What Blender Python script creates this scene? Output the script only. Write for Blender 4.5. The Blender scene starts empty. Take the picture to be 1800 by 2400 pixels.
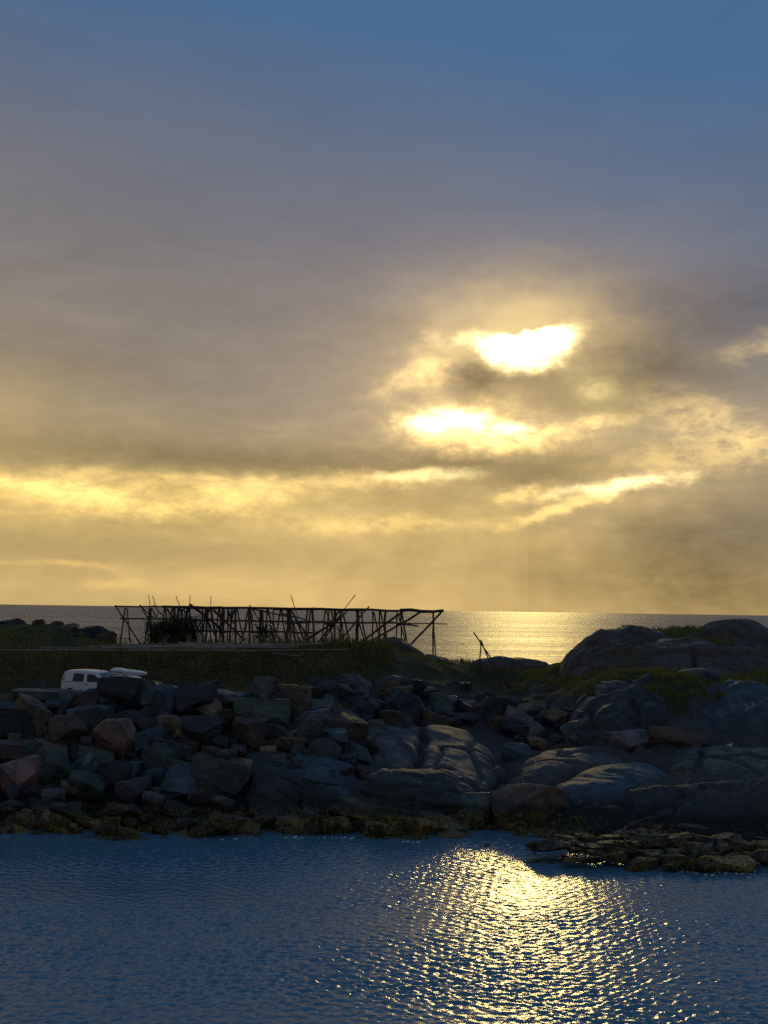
import bpy, bmesh, math, random
import numpy as np
from mathutils import Vector, Matrix
from mathutils.bvhtree import BVHTree

random.seed(7); RNG = np.random.default_rng(7)
scene = bpy.context.scene
COL = scene.collection
R = math.radians

# ------------------------------------------------------------------ camera
F = 2400.0                      # focal length in photo pixels (photo is 1800 x 2400)
H = 12.5                        # camera height above the water, a bridge rail
PITCH = math.atan(229 / F)
ROLL = R(0.83)
fwd = Vector((0, math.cos(PITCH), math.sin(PITCH)))
up0 = Vector((0, -math.sin(PITCH), math.cos(PITCH)))
xr = Vector((1, 0, 0))
cam_r = xr * math.cos(ROLL) + up0 * math.sin(ROLL)
cam_u = -xr * math.sin(ROLL) + up0 * math.cos(ROLL)
cd = bpy.data.cameras.new('camera')
cd.sensor_fit = 'VERTICAL'; cd.sensor_height = 36; cd.lens = 36 * F / 2400
cd.clip_start = 0.1; cd.clip_end = 100000
cam = bpy.data.objects.new('camera', cd); COL.objects.link(cam)
m = Matrix((cam_r, cam_u, -fwd)).transposed().to_4x4()
m.translation = Vector((0, 0, H)); cam.matrix_world = m
scene.camera = cam

def ray(px, py):
    return (cam_r * ((px - 900) / F) + cam_u * ((1200 - py) / F) + fwd).normalized()
def at(px, py, D):              # the point at ground distance D seen towards (px, py)
    d = ray(px, py)
    return Vector((0, 0, H)) + d * (D / d.y)
def uv(px, py):                 # azimuth and elevation in degrees
    d = ray(px, py)
    return math.degrees(math.atan2(d.x, d.y)), math.degrees(math.asin(d.z))

SUN = ray(1238, 812)
SUN_EL = math.asin(SUN.z); SUN_AZ = math.atan2(SUN.x, SUN.y)

# ------------------------------------------------------------------ node expressions
class E:
    tree = None
    def __init__(self, s): self.s = s
    def __add__(a, b): return mt('ADD', a, b)
    def __radd__(a, b): return mt('ADD', b, a)
    def __sub__(a, b): return mt('SUBTRACT', a, b)
    def __rsub__(a, b): return mt('SUBTRACT', b, a)
    def __mul__(a, b): return mt('MULTIPLY', a, b)
    def __rmul__(a, b): return mt('MULTIPLY', b, a)
    def __truediv__(a, b): return mt('DIVIDE', a, b)
def put(sock, v):
    if isinstance(v, E): E.tree.links.new(v.s, sock)
    else: sock.default_value = v
def mt(op, a, b=None, c=None, clamp=False):
    n = E.tree.nodes.new('ShaderNodeMath'); n.operation = op; n.use_clamp = clamp
    for i, v in enumerate((a, b, c)):
        if v is not None: put(n.inputs[i], v)
    return E(n.outputs[0])
def smooth(x, lo, hi):
    n = E.tree.nodes.new('ShaderNodeMapRange'); n.interpolation_type = 'SMOOTHSTEP'
    put(n.inputs[0], x); n.inputs[1].default_value = lo; n.inputs[2].default_value = hi
    n.inputs[3].default_value = 0; n.inputs[4].default_value = 1
    return E(n.outputs[0])
def comb(x, y, z):
    n = E.tree.nodes.new('ShaderNodeCombineXYZ')
    for i, v in enumerate((x, y, z)): put(n.inputs[i], v)
    return E(n.outputs[0])
def noise(vec, scale, detail=4, rough=0.55, dist=0.0, color=False):
    n = E.tree.nodes.new('ShaderNodeTexNoise')
    if vec is not None: put(n.inputs['Vector'], vec)
    n.inputs['Scale'].default_value = scale; n.inputs['Detail'].default_value = detail
    n.inputs['Roughness'].default_value = rough; n.inputs['Distortion'].default_value = dist
    return E(n.outputs[1 if color else 0])
def mixc(f, a, b, mode='MIX'):
    n = E.tree.nodes.new('ShaderNodeMix'); n.data_type = 'RGBA'; n.blend_type = mode
    put(n.inputs[0], f)
    for i, v in ((6, a), (7, b)):
        if isinstance(v, E): E.tree.links.new(v.s, n.inputs[i])
        else: n.inputs[i].default_value = (*v, 1)
    return E(n.outputs[2])
def ramp(x, stops):
    n = E.tree.nodes.new('ShaderNodeValToRGB'); put(n.inputs[0], x)
    el = n.color_ramp.elements
    while len(el) < len(stops): el.new(0.5)
    for e, (p, c) in zip(el, stops): e.position = p; e.color = (*c, 1)
    return E(n.outputs[0])
def lin(r, g, b):
    f = lambda c: c / 12.92 if c <= 0.04045 else ((c + 0.055) / 1.055) ** 2.4
    return (f(r / 255), f(g / 255), f(b / 255))
def vec_of(node, name): return E(node.outputs[name])

# ------------------------------------------------------------------ sky
w = bpy.data.worlds.new('World'); scene.world = w; w.use_nodes = True
E.tree = w.node_tree; nt = w.node_tree
for n in list(nt.nodes): nt.nodes.remove(n)
out = nt.nodes.new('ShaderNodeOutputWorld'); bg = nt.nodes.new('ShaderNodeBackground')
nt.links.new(bg.outputs[0], out.inputs[0])
tc = nt.nodes.new('ShaderNodeTexCoord'); sep = nt.nodes.new('ShaderNodeSeparateXYZ')
nt.links.new(tc.outputs['Generated'], sep.inputs[0])
dx, dy, dz = (E(sep.outputs[i]) for i in range(3))
D2R = 180 / math.pi
u = mt('ARCTAN2', dx, dy) * D2R
v = mt('ARCSINE', dz) * D2R
dirv = E(tc.outputs['Generated'])
# stretched cloud coordinates: flat layers, seamless all round
flat = comb(dx * 1.0, dy * 1.0, dz * 3.4)
n_big = noise(flat, 2.3, 5, 0.5)
n_mid = noise(flat, 7.0, 6, 0.55, 0.6)
n_fine = noise(flat, 17.0, 5, 0.55, 0.8)
wu = (noise(flat, 9.0, 5, 0.6) - 0.5) * 5.0
wv = (noise(comb(dx + 3.1, dy, dz * 3.4), 9.0, 5, 0.6) - 0.5) * 2.4
fu = (noise(comb(dx, dy, dz * 1.6), 38.0, 6, 0.62) - 0.5) * 2.6        # fine ragged warp
fv = (noise(comb(dx + 1.7, dy, dz * 1.6), 38.0, 6, 0.62) - 0.5) * 1.5
rag = noise(comb(dx, dy + 2.3, dz * 1.9), 44.0, 7, 0.64, 0.3)
# clear sky above, seen through the thin high veil
sky = nt.nodes.new('ShaderNodeTexSky'); sky.sky_type = 'NISHITA'; sky.sun_disc = False
sky.sun_elevation = SUN_EL; sky.sun_rotation = SUN_AZ; sky.altitude = 10
sk = mixc(1.0, E(sky.outputs[0]), (0.012, 0.012, 0.012), 'MULTIPLY')
deck = ramp((v - 0.8 + dx * 9.0 + (n_big - 0.5) * 8.0) / 60.0, [
    (0.0, lin(204, 176, 118)), (0.05, lin(196, 169, 113)), (0.10, lin(176, 155, 116)),
    (0.17, lin(151, 138, 124)), (0.25, lin(135, 129, 127)), (0.33, lin(117, 119, 132)),
    (0.41, lin(94, 113, 142)), (0.50, lin(74, 111, 154)), (0.75, lin(70, 108, 154)), (1.0, lin(70, 106, 150))])
veil = 0.9
base = mixc(veil, sk, deck)
# duller and bluer away from the sun's side
side = mt('ABSOLUTE', u - math.degrees(SUN_AZ))
away = smooth(side, 25, 120)
base = mixc(away * 0.80, base, lin(84, 97, 116))
calm = 1.0 - 0.72 * smooth(v, 13, 24)      # the high veil is smooth, the low cloud broken
# faint shafts of light falling away from the break
shaft = (noise(comb(mt('ARCTAN2', u - SUN_AZ * D2R, v - math.degrees(SUN_EL)) * 3.0, 0.3, 0.7), 2.2, 2, 0.5) - 0.5) * smooth(v, 9.5, 4.5) * smooth(side, 34, 12)
shade = 1.0 + ((n_mid - 0.5) * 0.50 + (noise(flat, 15.0, 6, 0.6, 0.3) - 0.5) * 0.30 + (rag - 0.5) * 0.16 * smooth(v, 24, 10)) * calm + shaft * 0.42
base = mixc(1.0, base, comb(shade, shade, shade), 'MULTIPLY')

def blob(px, py, wx, wy, tilt=0, warp=1.0, top=None):
    """soft patch centred on the direction (px, py); wx, wy are half widths in photo pixels; tilt rises to the right"""
    u0, v0 = uv(px, py); k = 180 / math.pi / F
    a = R(tilt - math.degrees(ROLL)); ca, sa = math.cos(a), math.sin(a)
    du = u - u0 + wu * warp + fu * min(1.0, wx / 90.0); dv = v - v0 + wv * warp + fv * min(1.0, wy / 26.0)
    p = (du * ca + dv * sa) / (wx * k); q = (dv * ca - du * sa) / (wy * k)
    g = mt('EXPONENT', (p * p + q * q) * -1.0)
    return g
gapn = 0.25 + 1.5 * smooth(n_fine, 0.3, 0.7)
terms = []
def light(amp, col, b, tex=True):
    terms.append((amp, col, b, tex))
GOLD = lin(255, 214, 120); PALE = lin(255, 232, 165); DEEP = lin(236, 180, 84)
def gap(g, lo, hi, k=0.5):       # torn edge to a break in the cloud
    return smooth(g * (1.0 + (rag - 0.5) * 3.2 * k), lo * 0.15, hi * 1.45)
core = blob(1228, 786, 118, 84, 0, 0.22)
cut = smooth(v + fv * 0.8 + wv * 0.35 - (u - SUN_AZ * D2R) * 0.05, uv(1232, 776)[1] + 0.15, uv(1232, 792)[1] - 0.15)
light(11.0, PALE, mt('POWER', smooth(core * (1.0 + (rag - 0.5) * 0.55), 0.16, 0.98), 1.6) * cut, False)
light(0.36, GOLD, blob(1240, 800, 215, 105, 0, 0.8), False)
light(0.20, lin(250, 214, 96), blob(1170, 950, 330, 150, 0, 0.8) * (0.3 + 1.4 * rag), False)
light(0.20, lin(250, 214, 96), blob(1480, 1080, 420, 130, 6, 0.9) * (0.2 + 1.6 * rag), False)
light(0.16, lin(250, 214, 96), blob(500, 1180, 620, 90, 0, 0.9) * (0.2 + 1.6 * rag), False)
light(0.24, lin(250, 214, 90), blob(1235, 745, 240, 105, 0, 0.7), False)
light(0.16, DEEP, blob(1150, 900, 480, 300, 0, 0.6), False)
light(0.75, PALE, gap(blob(1105, 792, 90, 22, 8, 0.3), 0.3, 0.9, 0.4), False)
light(0.60, PALE, gap(blob(1335, 790, 46, 34, 30, 0.3), 0.3, 0.9, 0.4), False)
light(2.6, PALE, gap(blob(1015, 988, 72, 28, 8, 0.2), 0.42, 0.95, 0.6), False)
light(2.8, PALE, gap(blob(1098, 985, 58, 33, 0, 0.2), 0.42, 0.95, 0.6), False)
light(0.9, GOLD, gap(blob(1070, 990, 170, 62, 2, 0.3), 0.2, 0.95, 0.5), False)
light(2.0, PALE, gap(blob(1205, 1012, 60, 28, 0, 0.3), 0.45, 0.95, 0.9), False)
light(0.8, GOLD, gap(blob(1140, 1036, 170, 34, 0, 0.4), 0.25, 0.9, 0.8), False)
light(0.7, GOLD, gap(blob(1340, 1006, 140, 24, 10, 0.4), 0.25, 0.9, 0.9), False)
light(0.55, GOLD, gap(blob(968, 888, 105, 30, 24, 0.4), 0.2, 0.95, 0.6), False)
light(0.45, GOLD, gap(blob(1010, 850, 70, 60, 50, 0.4), 0.2, 0.95, 0.6), False)
light(0.55, PALE, gap(blob(1398, 914, 54, 24, 6, 0.5), 0.3, 0.95, 1.0), False)
light(0.25, lin(240, 220, 90), blob(1410, 910, 90, 60, 0, 0.5), False)
light(1.5, PALE, gap(blob(1000, 1112, 150, 15, 4, 0.16), 0.35, 0.95, 0.7), False)
light(0.55, GOLD, gap(blob(900, 1120, 230, 26, 3, 0.3), 0.2, 0.9, 0.6), False)
edge1 = smooth(v + wv * 0.35 + fv * 0.5, uv(350, 1102)[1] + 0.22, uv(350, 1110)[1] - 0.30)
light(0.36, GOLD, blob(380, 1125, 430, 50, 0, 0.3) * edge1 * (0.1 + 1.8 * rag))
light(0.55, GOLD, gap(blob(180, 1165, 240, 34, -8, 0.6), 0.2, 0.9, 0.7) * edge1, False)
light(0.50, GOLD, gap(blob(560, 1170, 190, 34, 8, 0.6), 0.25, 0.9, 0.7) * edge1, False)
light(0.26, DEEP, blob(60, 1150, 190, 50, -5, 0.6) * edge1)
light(1.7, PALE, gap(blob(1455, 1137, 150, 17, 8, 0.16), 0.35, 0.95, 0.7), False)
light(0.8, GOLD, gap(blob(1320, 1192, 160, 17, 17, 0.22), 0.3, 0.9, 0.7), False)
light(0.55, GOLD, gap(blob(1225, 1162, 100, 26, 8, 0.5), 0.3, 0.9, 0.9), False)
light(0.5, GOLD, gap(blob(1660, 985, 190, 50, -22, 0.5), 0.2, 0.9, 0.9), False)
light(0.4, GOLD, gap(blob(1640, 1070, 260, 46, 8, 0.7), 0.25, 0.9, 1.0), False)
light(0.36, GOLD, gap(blob(1790, 812, 130, 30, 6, 0.7), 0.2, 0.95, 1.0), False)
light(0.32, GOLD, gap(blob(920, 1228, 260, 22, 2, 0.5), 0.2, 0.9, 0.9), False)
light(0.12, DEEP, blob(640, 1385, 560, 60, 0, 0.8), False)
light(0.28, DEEP, gap(blob(185, 1322, 100, 9, -3, 0.15), 0.3, 0.9, 0.5), False)
light(0.18, DEEP, gap(blob(250, 1365, 90, 18, 2, 0.4), 0.3, 0.9, 0.8), False)
light(0.20, DEEP, gap(blob(30, 1318, 110, 8, 2, 0.15), 0.3, 0.9, 0.5), False)
# the low cloud breaks go on round the horizon, fainter away from the sun
band = smooth(n_mid, 0.52, 0.72) * mt('EXPONENT', mt('POWER', (v - 6.5) / 3.2, 2.0) * -1.0)
light(0.16, DEEP, band * (1.0 - away * 0.9), False)
acc = base
# dark cloud bodies in front of the light
dark = (0.42 * blob(1112, 888, 66, 48, 0, 0.3) + 0.30 * blob(1260, 900, 110, 34, -6, 0.4) + 0.24 * blob(1520, 830, 190, 80, -6, 0.8) + 0.26 * blob(560, 1078, 620, 36, 0, 0.35) + 0.20 * blob(1480, 900, 170, 80, -10, 0.7)
        + 0.28 * blob(1230, 1085, 330, 36, 4, 0.5) + 0.22 * blob(900, 1165, 260, 26, 0, 0.5) + 0.30 * blob(1660, 1260, 360, 110, 8, 0.8) + 0.24 * blob(1700, 1400, 420, 80, 0, 0.6)
        + 0.12 * blob(420, 1290, 420, 44, 0, 0.8) + 0.20 * blob(370, 1140, 130, 22, -3, 0.6) + 0.18 * blob(1300, 950, 120, 26, 0, 0.6)
        + 0.20 * blob(1680, 720, 280, 66, -4, 0.8) + 0.2 * blob(1290, 1120, 160, 20, 4, 0.5))
occ = 1.0 - mt('MINIMUM', dark * (0.55 + 1.5 * rag), 0.62)
for amp, col, b, tex in terms:
    f = b * amp
    if tex: f = f * gapn
    acc = mixc(1.0, acc, mixc(1.0, comb(f, f, f), col, 'MULTIPLY'), 'ADD')
acc = mixc(1.0, acc, comb(occ, occ * 0.99, occ * 0.97), 'MULTIPLY')
E.tree.links.new(acc.s, bg.inputs[0]); bg.inputs[1].default_value = 1.0
w.cycles.sampling_method = 'MANUAL'; w.cycles.sample_map_resolution = 1024

# ------------------------------------------------------------------ sun behind thin cloud
sl = bpy.data.lights.new('sun', 'SUN'); sl.energy = 0.21; sl.angle = R(4.6); sl.color = (1.0, 0.73, 0.24)
so = bpy.data.objects.new('sun', sl); COL.objects.link(so)
so.rotation_euler = (-SUN).to_track_quat('-Z', 'Y').to_euler(); so.location = (10, 60, 60)

vs = scene.view_settings
vs.view_transform = 'Standard'; vs.look = 'None'; vs.exposure = 0.0; vs.gamma = 1.0; vs.use_curve_mapping = False
scene.render.engine = 'CYCLES'
scene.cycles.max_bounces = 6; scene.cycles.caustics_reflective = False; scene.cycles.caustics_refractive = False
scene.cycles.use_denoising = False
scene.cycles.sample_clamp_indirect = 4.0

# ------------------------------------------------------------------ helpers
def vnoise(p, seed=0):
    p = np.asarray(p, dtype=np.float64); i = np.floor(p).astype(np.int64); f = p - i; f = f * f * (3 - 2 * f)
    def h(a, b, c):
        n = (a * 374761393 + b * 668265263 + c * 2147483647 + seed * 974634777) & 0xFFFFFFFF
        n = ((n ^ (n >> 13)) * 1274126177) & 0xFFFFFFFF
        n = ((n ^ (n >> 16)) * 2246822519) & 0xFFFFFFFF
        return ((n ^ (n >> 15)) & 0xFFFFFF) / 0xFFFFFF
    r = 0
    for dx_ in (0, 1):
        for dy_ in (0, 1):
            for dz_ in (0, 1):
                wgt = (f[:, 0] if dx_ else 1 - f[:, 0]) * (f[:, 1] if dy_ else 1 - f[:, 1]) * (f[:, 2] if dz_ else 1 - f[:, 2])
                r = r + wgt * h(i[:, 0] + dx_, i[:, 1] + dy_, i[:, 2] + dz_)
    return r * 2 - 1
def fbm(p, octv=4, seed=0, gain=0.5):
    r = 0; a = 1.0; p = np.asarray(p, dtype=np.float64)
    for k in range(octv):
        r = r + a * vnoise(p + 17.3 * k, seed + k); p = p * 2.03; a *= gain
    return r

def link(o, parent=None):
    COL.objects.link(o)
    if parent is not None: o.parent = parent
    return o
def mesh_from(name, verts, faces, smooth_=True):
    me = bpy.data.meshes.new(name)
    me.from_pydata([tuple(q) for q in verts], [], faces); me.update()
    if smooth_: me.polygons.foreach_set('use_smooth', [True] * len(me.polygons))
    return me
def fast_mesh(name, V, FACES, smooth_=True):
    """V (n,3); FACES (m,k) arrays of one size"""
    me = bpy.data.meshes.new(name)
    V = np.asarray(V, dtype=np.float32); FACES = np.asarray(FACES, dtype=np.int32); k = FACES.shape[1]
    me.vertices.add(len(V)); me.vertices.foreach_set('co', V.ravel())
    me.loops.add(FACES.size); me.loops.foreach_set('vertex_index', FACES.ravel())
    me.polygons.add(len(FACES)); me.polygons.foreach_set('loop_start', np.arange(0, FACES.size, k, dtype=np.int32))
    me.polygons.foreach_set('loop_total', np.full(len(FACES), k, dtype=np.int32))
    me.polygons.foreach_set('use_smooth', np.full(len(FACES), smooth_, dtype=bool))
    me.update(); me.validate(); return me
def obj(name, me, mat, parent=None):
    o = bpy.data.objects.new(name, me)
    if mat is not None and len(me.materials) == 0: me.materials.append(mat)
    return link(o, parent)
def tag(o, label=None, cat=None, group=None, kind=None):
    if label: o['label'] = label
    if cat: o['category'] = cat
    if group: o['group'] = group
    if kind: o['kind'] = kind
    return o
def empty(name, loc, rz=0.0):
    o = bpy.data.objects.new(name, None); o.empty_display_size = 0.3
    o.location = loc; o.rotation_euler = (0, 0, rz); return link(o)

# ------------------------------------------------------------------ materials
def new_mat(name):
    mtl = bpy.data.materials.new(name); mtl.use_nodes = True; E.tree = mtl.node_tree
    b = mtl.node_tree.nodes['Principled BSDF']; return mtl, b
def bump(h, strength, dist, normal=None):
    n = E.tree.nodes.new('ShaderNodeBump'); n.inputs['Strength'].default_value = strength; n.inputs['Distance'].default_value = dist
    put(n.inputs['Height'], h)
    if normal is not None: put(n.inputs['Normal'], normal)
    return E(n.outputs[0])
def coords(kind='Object'):
    n = E.tree.nodes.new('ShaderNodeTexCoord'); return E(n.outputs[kind])
def position():
    n = E.tree.nodes.new('ShaderNodeNewGeometry'); return E(n.outputs['Position'])
def xyz(vv):
    n = E.tree.nodes.new('ShaderNodeSeparateXYZ'); put(n.inputs[0], vv); return [E(n.outputs[i]) for i in range(3)]
def voronoi(vec, scale, feature='DISTANCE_TO_EDGE'):
    n = E.tree.nodes.new('ShaderNodeTexVoronoi'); n.feature = feature; put(n.inputs['Vector'], vec); n.inputs['Scale'].default_value = scale
    return E(n.outputs['Distance'])

def rock_material(name, c1, c2, fine=1.0, grain=True):
    mtl, b = new_mat(name)
    P = position()
    oi = E.tree.nodes.new('ShaderNodeObjectInfo')
    x, y, z = xyz(P)
    n1 = noise(P, 0.9, 6, 0.6); n2 = noise(P, 5.5, 6, 0.65); n3 = noise(P, 26, 4, 0.6)
    col = mixc(smooth(n1, 0.35, 0.68), c1, c2)
    col = mixc(1.0, col, E(oi.outputs['Color']), 'MULTIPLY')
    sp = 0.55 + 0.9 * n2
    col = mixc(1.0, col, comb(sp, sp, sp), 'MULTIPLY')
    # lichen and rust stains
    col = mixc(smooth(noise(P, 2.2, 5, 0.7), 0.60, 0.72) * 0.45, col, (0.10, 0.085, 0.045))
    col = mixc(smooth(noise(P, 3.1, 4, 0.7), 0.63, 0.70) * 0.5, col, (0.030, 0.030, 0.032))
    # tidal zone: dark weed-stained belt, then ochre rockweed
    zz = z + (n1 - 0.5) * 1.1
    col = mixc(smooth(zz, 1.7, 1.2) * 0.70, col, (0.018, 0.017, 0.014))
    col = mixc(smooth(zz, 1.15, 0.75) * smooth(n2 + (n1 - 0.5) * 0.5, 0.43, 0.54) * 0.85, col, mixc(1.0, (0.20, 0.150, 0.055), E(oi.outputs['Color']), 'MULTIPLY'))
    put(b.inputs['Base Color'], col)
    put(b.inputs['Roughness'], 0.78 - 0.30 * n2)
    b.inputs['Specular IOR Level'].default_value = 0.40
    crack = smooth(voronoi(comb(x + n1 * 0.9, y, z * 1.6), 0.62), 0.0, 0.035)
    streak = noise(comb(x * 1.2 + z * 0.6, y * 1.2, z * 7.0 - x * 1.4), 1.5, 5, 0.6)
    fol = noise(comb(x * 0.5 + n1 * 0.8, y * 0.4, z * 15.0 + x * 2.2 + n1 * 2.0), 1.7, 5, 0.65)
    fs = 0.72 + 0.56 * fol
    if grain: col = mixc(1.0, col, comb(fs, fs, fs), 'MULTIPLY'); put(b.inputs['Base Color'], col)
    hgt = n1 * (0.14 if grain else 0.05) + n2 * 0.09 + n3 * 0.03 + crack * 0.06 + streak * (0.10 if grain else 0.05) + fol * (0.08 if grain else 0.02)
    put(b.inputs['Normal'], bump(hgt, 0.9 * fine, 0.55))
    return mtl

M = {}
M['boulder'] = rock_material('boulder_stone', (0.056, 0.055, 0.056), (0.125, 0.116, 0.106), 1.0, False)
M['bedrock'] = rock_material('bedrock_stone', (0.050, 0.048, 0.047), (0.098, 0.090, 0.082), 0.7, True)

def plain(name, col, rough=0.6, spec=0.4, var=0.15, scale=6.0, metal=0.0):
    mtl, b = new_mat(name)
    n = noise(coords('Object'), scale, 5, 0.6); s = 1 - var + 2 * var * n
    put(b.inputs['Base Color'], mixc(1.0, col, comb(s, s, s), 'MULTIPLY'))
    b.inputs['Roughness'].default_value = rough; b.inputs['Specular IOR Level'].default_value = spec; b.inputs['Metallic'].default_value = metal
    return mtl
def wood_mat(name, c1, c2):
    mtl, b = new_mat(name); P = coords('Object')
    oi = E.tree.nodes.new('ShaderNodeObjectInfo')
    n = noise(P, 3.0, 6, 0.7); n2 = noise(P, 14, 5, 0.7)
    c = mixc(n, c1, c2); rnd = 0.6 + 0.8 * E(oi.outputs['Random'])
    c = mixc(1.0, c, comb(rnd, rnd, rnd), 'MULTIPLY')
    put(b.inputs['Base Color'], c); b.inputs['Roughness'].default_value = 0.8
    put(b.inputs['Normal'], bump(n2, 0.5, 0.02)); return mtl
M['wood'] = wood_mat('weathered_wood', (0.055, 0.036, 0.020), (0.12, 0.085, 0.052))
M['pale_wood'] = wood_mat('silvered_wood', (0.20, 0.15, 0.10), (0.38, 0.31, 0.23))
def leaf_mat(name, c1, c2, c3):
    mtl, b = new_mat(name); P = position()
    n = noise(P, 0.55, 4, 0.6); n2 = noise(P, 6.0, 3, 0.6)
    c = mixc(smooth(n, 0.35, 0.65), c1, c2); c = mixc(smooth(n2, 0.5, 0.75), c, c3)
    put(b.inputs['Base Color'], c); b.inputs['Roughness'].default_value = 0.7; b.inputs['Specular IOR Level'].default_value = 0.2
    t = E.tree.nodes.new('ShaderNodeBsdfTranslucent'); put(t.inputs[0], c)
    mx = E.tree.nodes.new('ShaderNodeMixShader'); mx.inputs[0].default_value = 0.3
    o_ = E.tree.nodes['Material Output']
    E.tree.links.new(b.outputs[0], mx.inputs[1]); E.tree.links.new(t.outputs[0], mx.inputs[2]); E.tree.links.new(mx.outputs[0], o_.inputs[0])
    return mtl
M['grass'] = leaf_mat('grass_blades', (0.19, 0.22, 0.034), (0.26, 0.23, 0.045), (0.30, 0.23, 0.09))
M['brush'] = leaf_mat('dry_brush', (0.10, 0.105, 0.028), (0.19, 0.14, 0.052), (0.34, 0.25, 0.11))
M['bush'] = leaf_mat('bush_leaves', (0.038, 0.046, 0.016), (0.05, 0.05, 0.018), (0.075, 0.065, 0.026))
M['weed'] = leaf_mat('rockweed', (0.18, 0.14, 0.036), (0.030, 0.024, 0.012), (0.25, 0.195, 0.055))
M['twig'] = plain('twig_bark', (0.085, 0.062, 0.040), 0.85)

def ground_mat():
    mtl, b = new_mat('turf_and_rock'); P = position(); x, y, z = xyz(P)
    n1 = noise(P, 0.35, 6, 0.6); n2 = noise(P, 3.0, 6, 0.65); n3 = noise(P, 0.9, 5, 0.6)
    turf = mixc(smooth(n2, 0.35, 0.7), (0.040, 0.038, 0.014), (0.075, 0.060, 0.026))
    turf = mixc(smooth(n3, 0.45, 0.65), turf, (0.055, 0.064, 0.016))
    rock = mixc(n2, (0.040, 0.038, 0.036), (0.105, 0.098, 0.09))
    f = smooth(n1 + (z - 5.9) * 0.10, 0.40, 0.52)
    c = mixc(f, rock, turf)
    c = mixc(smooth(z + (n1 - 0.5), 1.9, 1.2) * 0.85, c, (0.016, 0.015, 0.013))
    c = mixc(smooth(z + n1 * 0.8, 1.1, 0.8) * smooth(n2, 0.42, 0.56) * 0.8, c, (0.17, 0.13, 0.036))
    put(b.inputs['Base Color'], c); b.inputs['Roughness'].default_value = 0.85; b.inputs['Specular IOR Level'].default_value = 0.2
    put(b.inputs['Normal'], bump(n2 * 0.25 + n3 * 0.35, 0.9, 0.6)); return mtl
M['ground'] = ground_mat()

def water_mat(name, kind):
    mtl, b = new_mat(name); P = position(); x, y, z = xyz(P)
    b.inputs['Base Color'].default_value = (0.088, 0.200, 0.275, 1)
    b.inputs['IOR'].default_value = 1.38
    if kind == 'harbour':
        b.inputs['Roughness'].default_value = 0.07
        h = noise(comb(x * 1.0, y * 1.3, 0.0), 15.0, 3, 0.6) * 0.0050 + noise(comb(x * 0.8, y * 1.3, 4.0), 5.0, 2, 0.5) * 0.006
        put(b.inputs['Normal'], bump(h, 1.0, 1.0))
    else:
        b.inputs['Base Color'].default_value = (0.110, 0.098, 0.125, 1)
        b.inputs['Specular IOR Level'].default_value = 0.38
        h = noise(comb(x * 0.55, y, 0.0), 0.07, 3, 0.6) * 2.0 + noise(comb(x * 0.35, y, 0.0), 0.30, 3, 0.6) * 1.5
        h = h + noise(comb(x * 0.30, y, 0.0), 0.020, 4, 0.6) * 2.5
        put(b.inputs['Roughness'], 0.34 + 0.08 * smooth(noise(comb(x * 0.18, y, 0.0), 0.012, 5, 0.65), 0.35, 0.65))
        put(b.inputs['Normal'], bump(h, 1.0, 1.0))
    return mtl
M['harbour'] = water_mat('harbour_water', 'harbour')
M['sea'] = water_mat('open_sea', 'sea')

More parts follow.
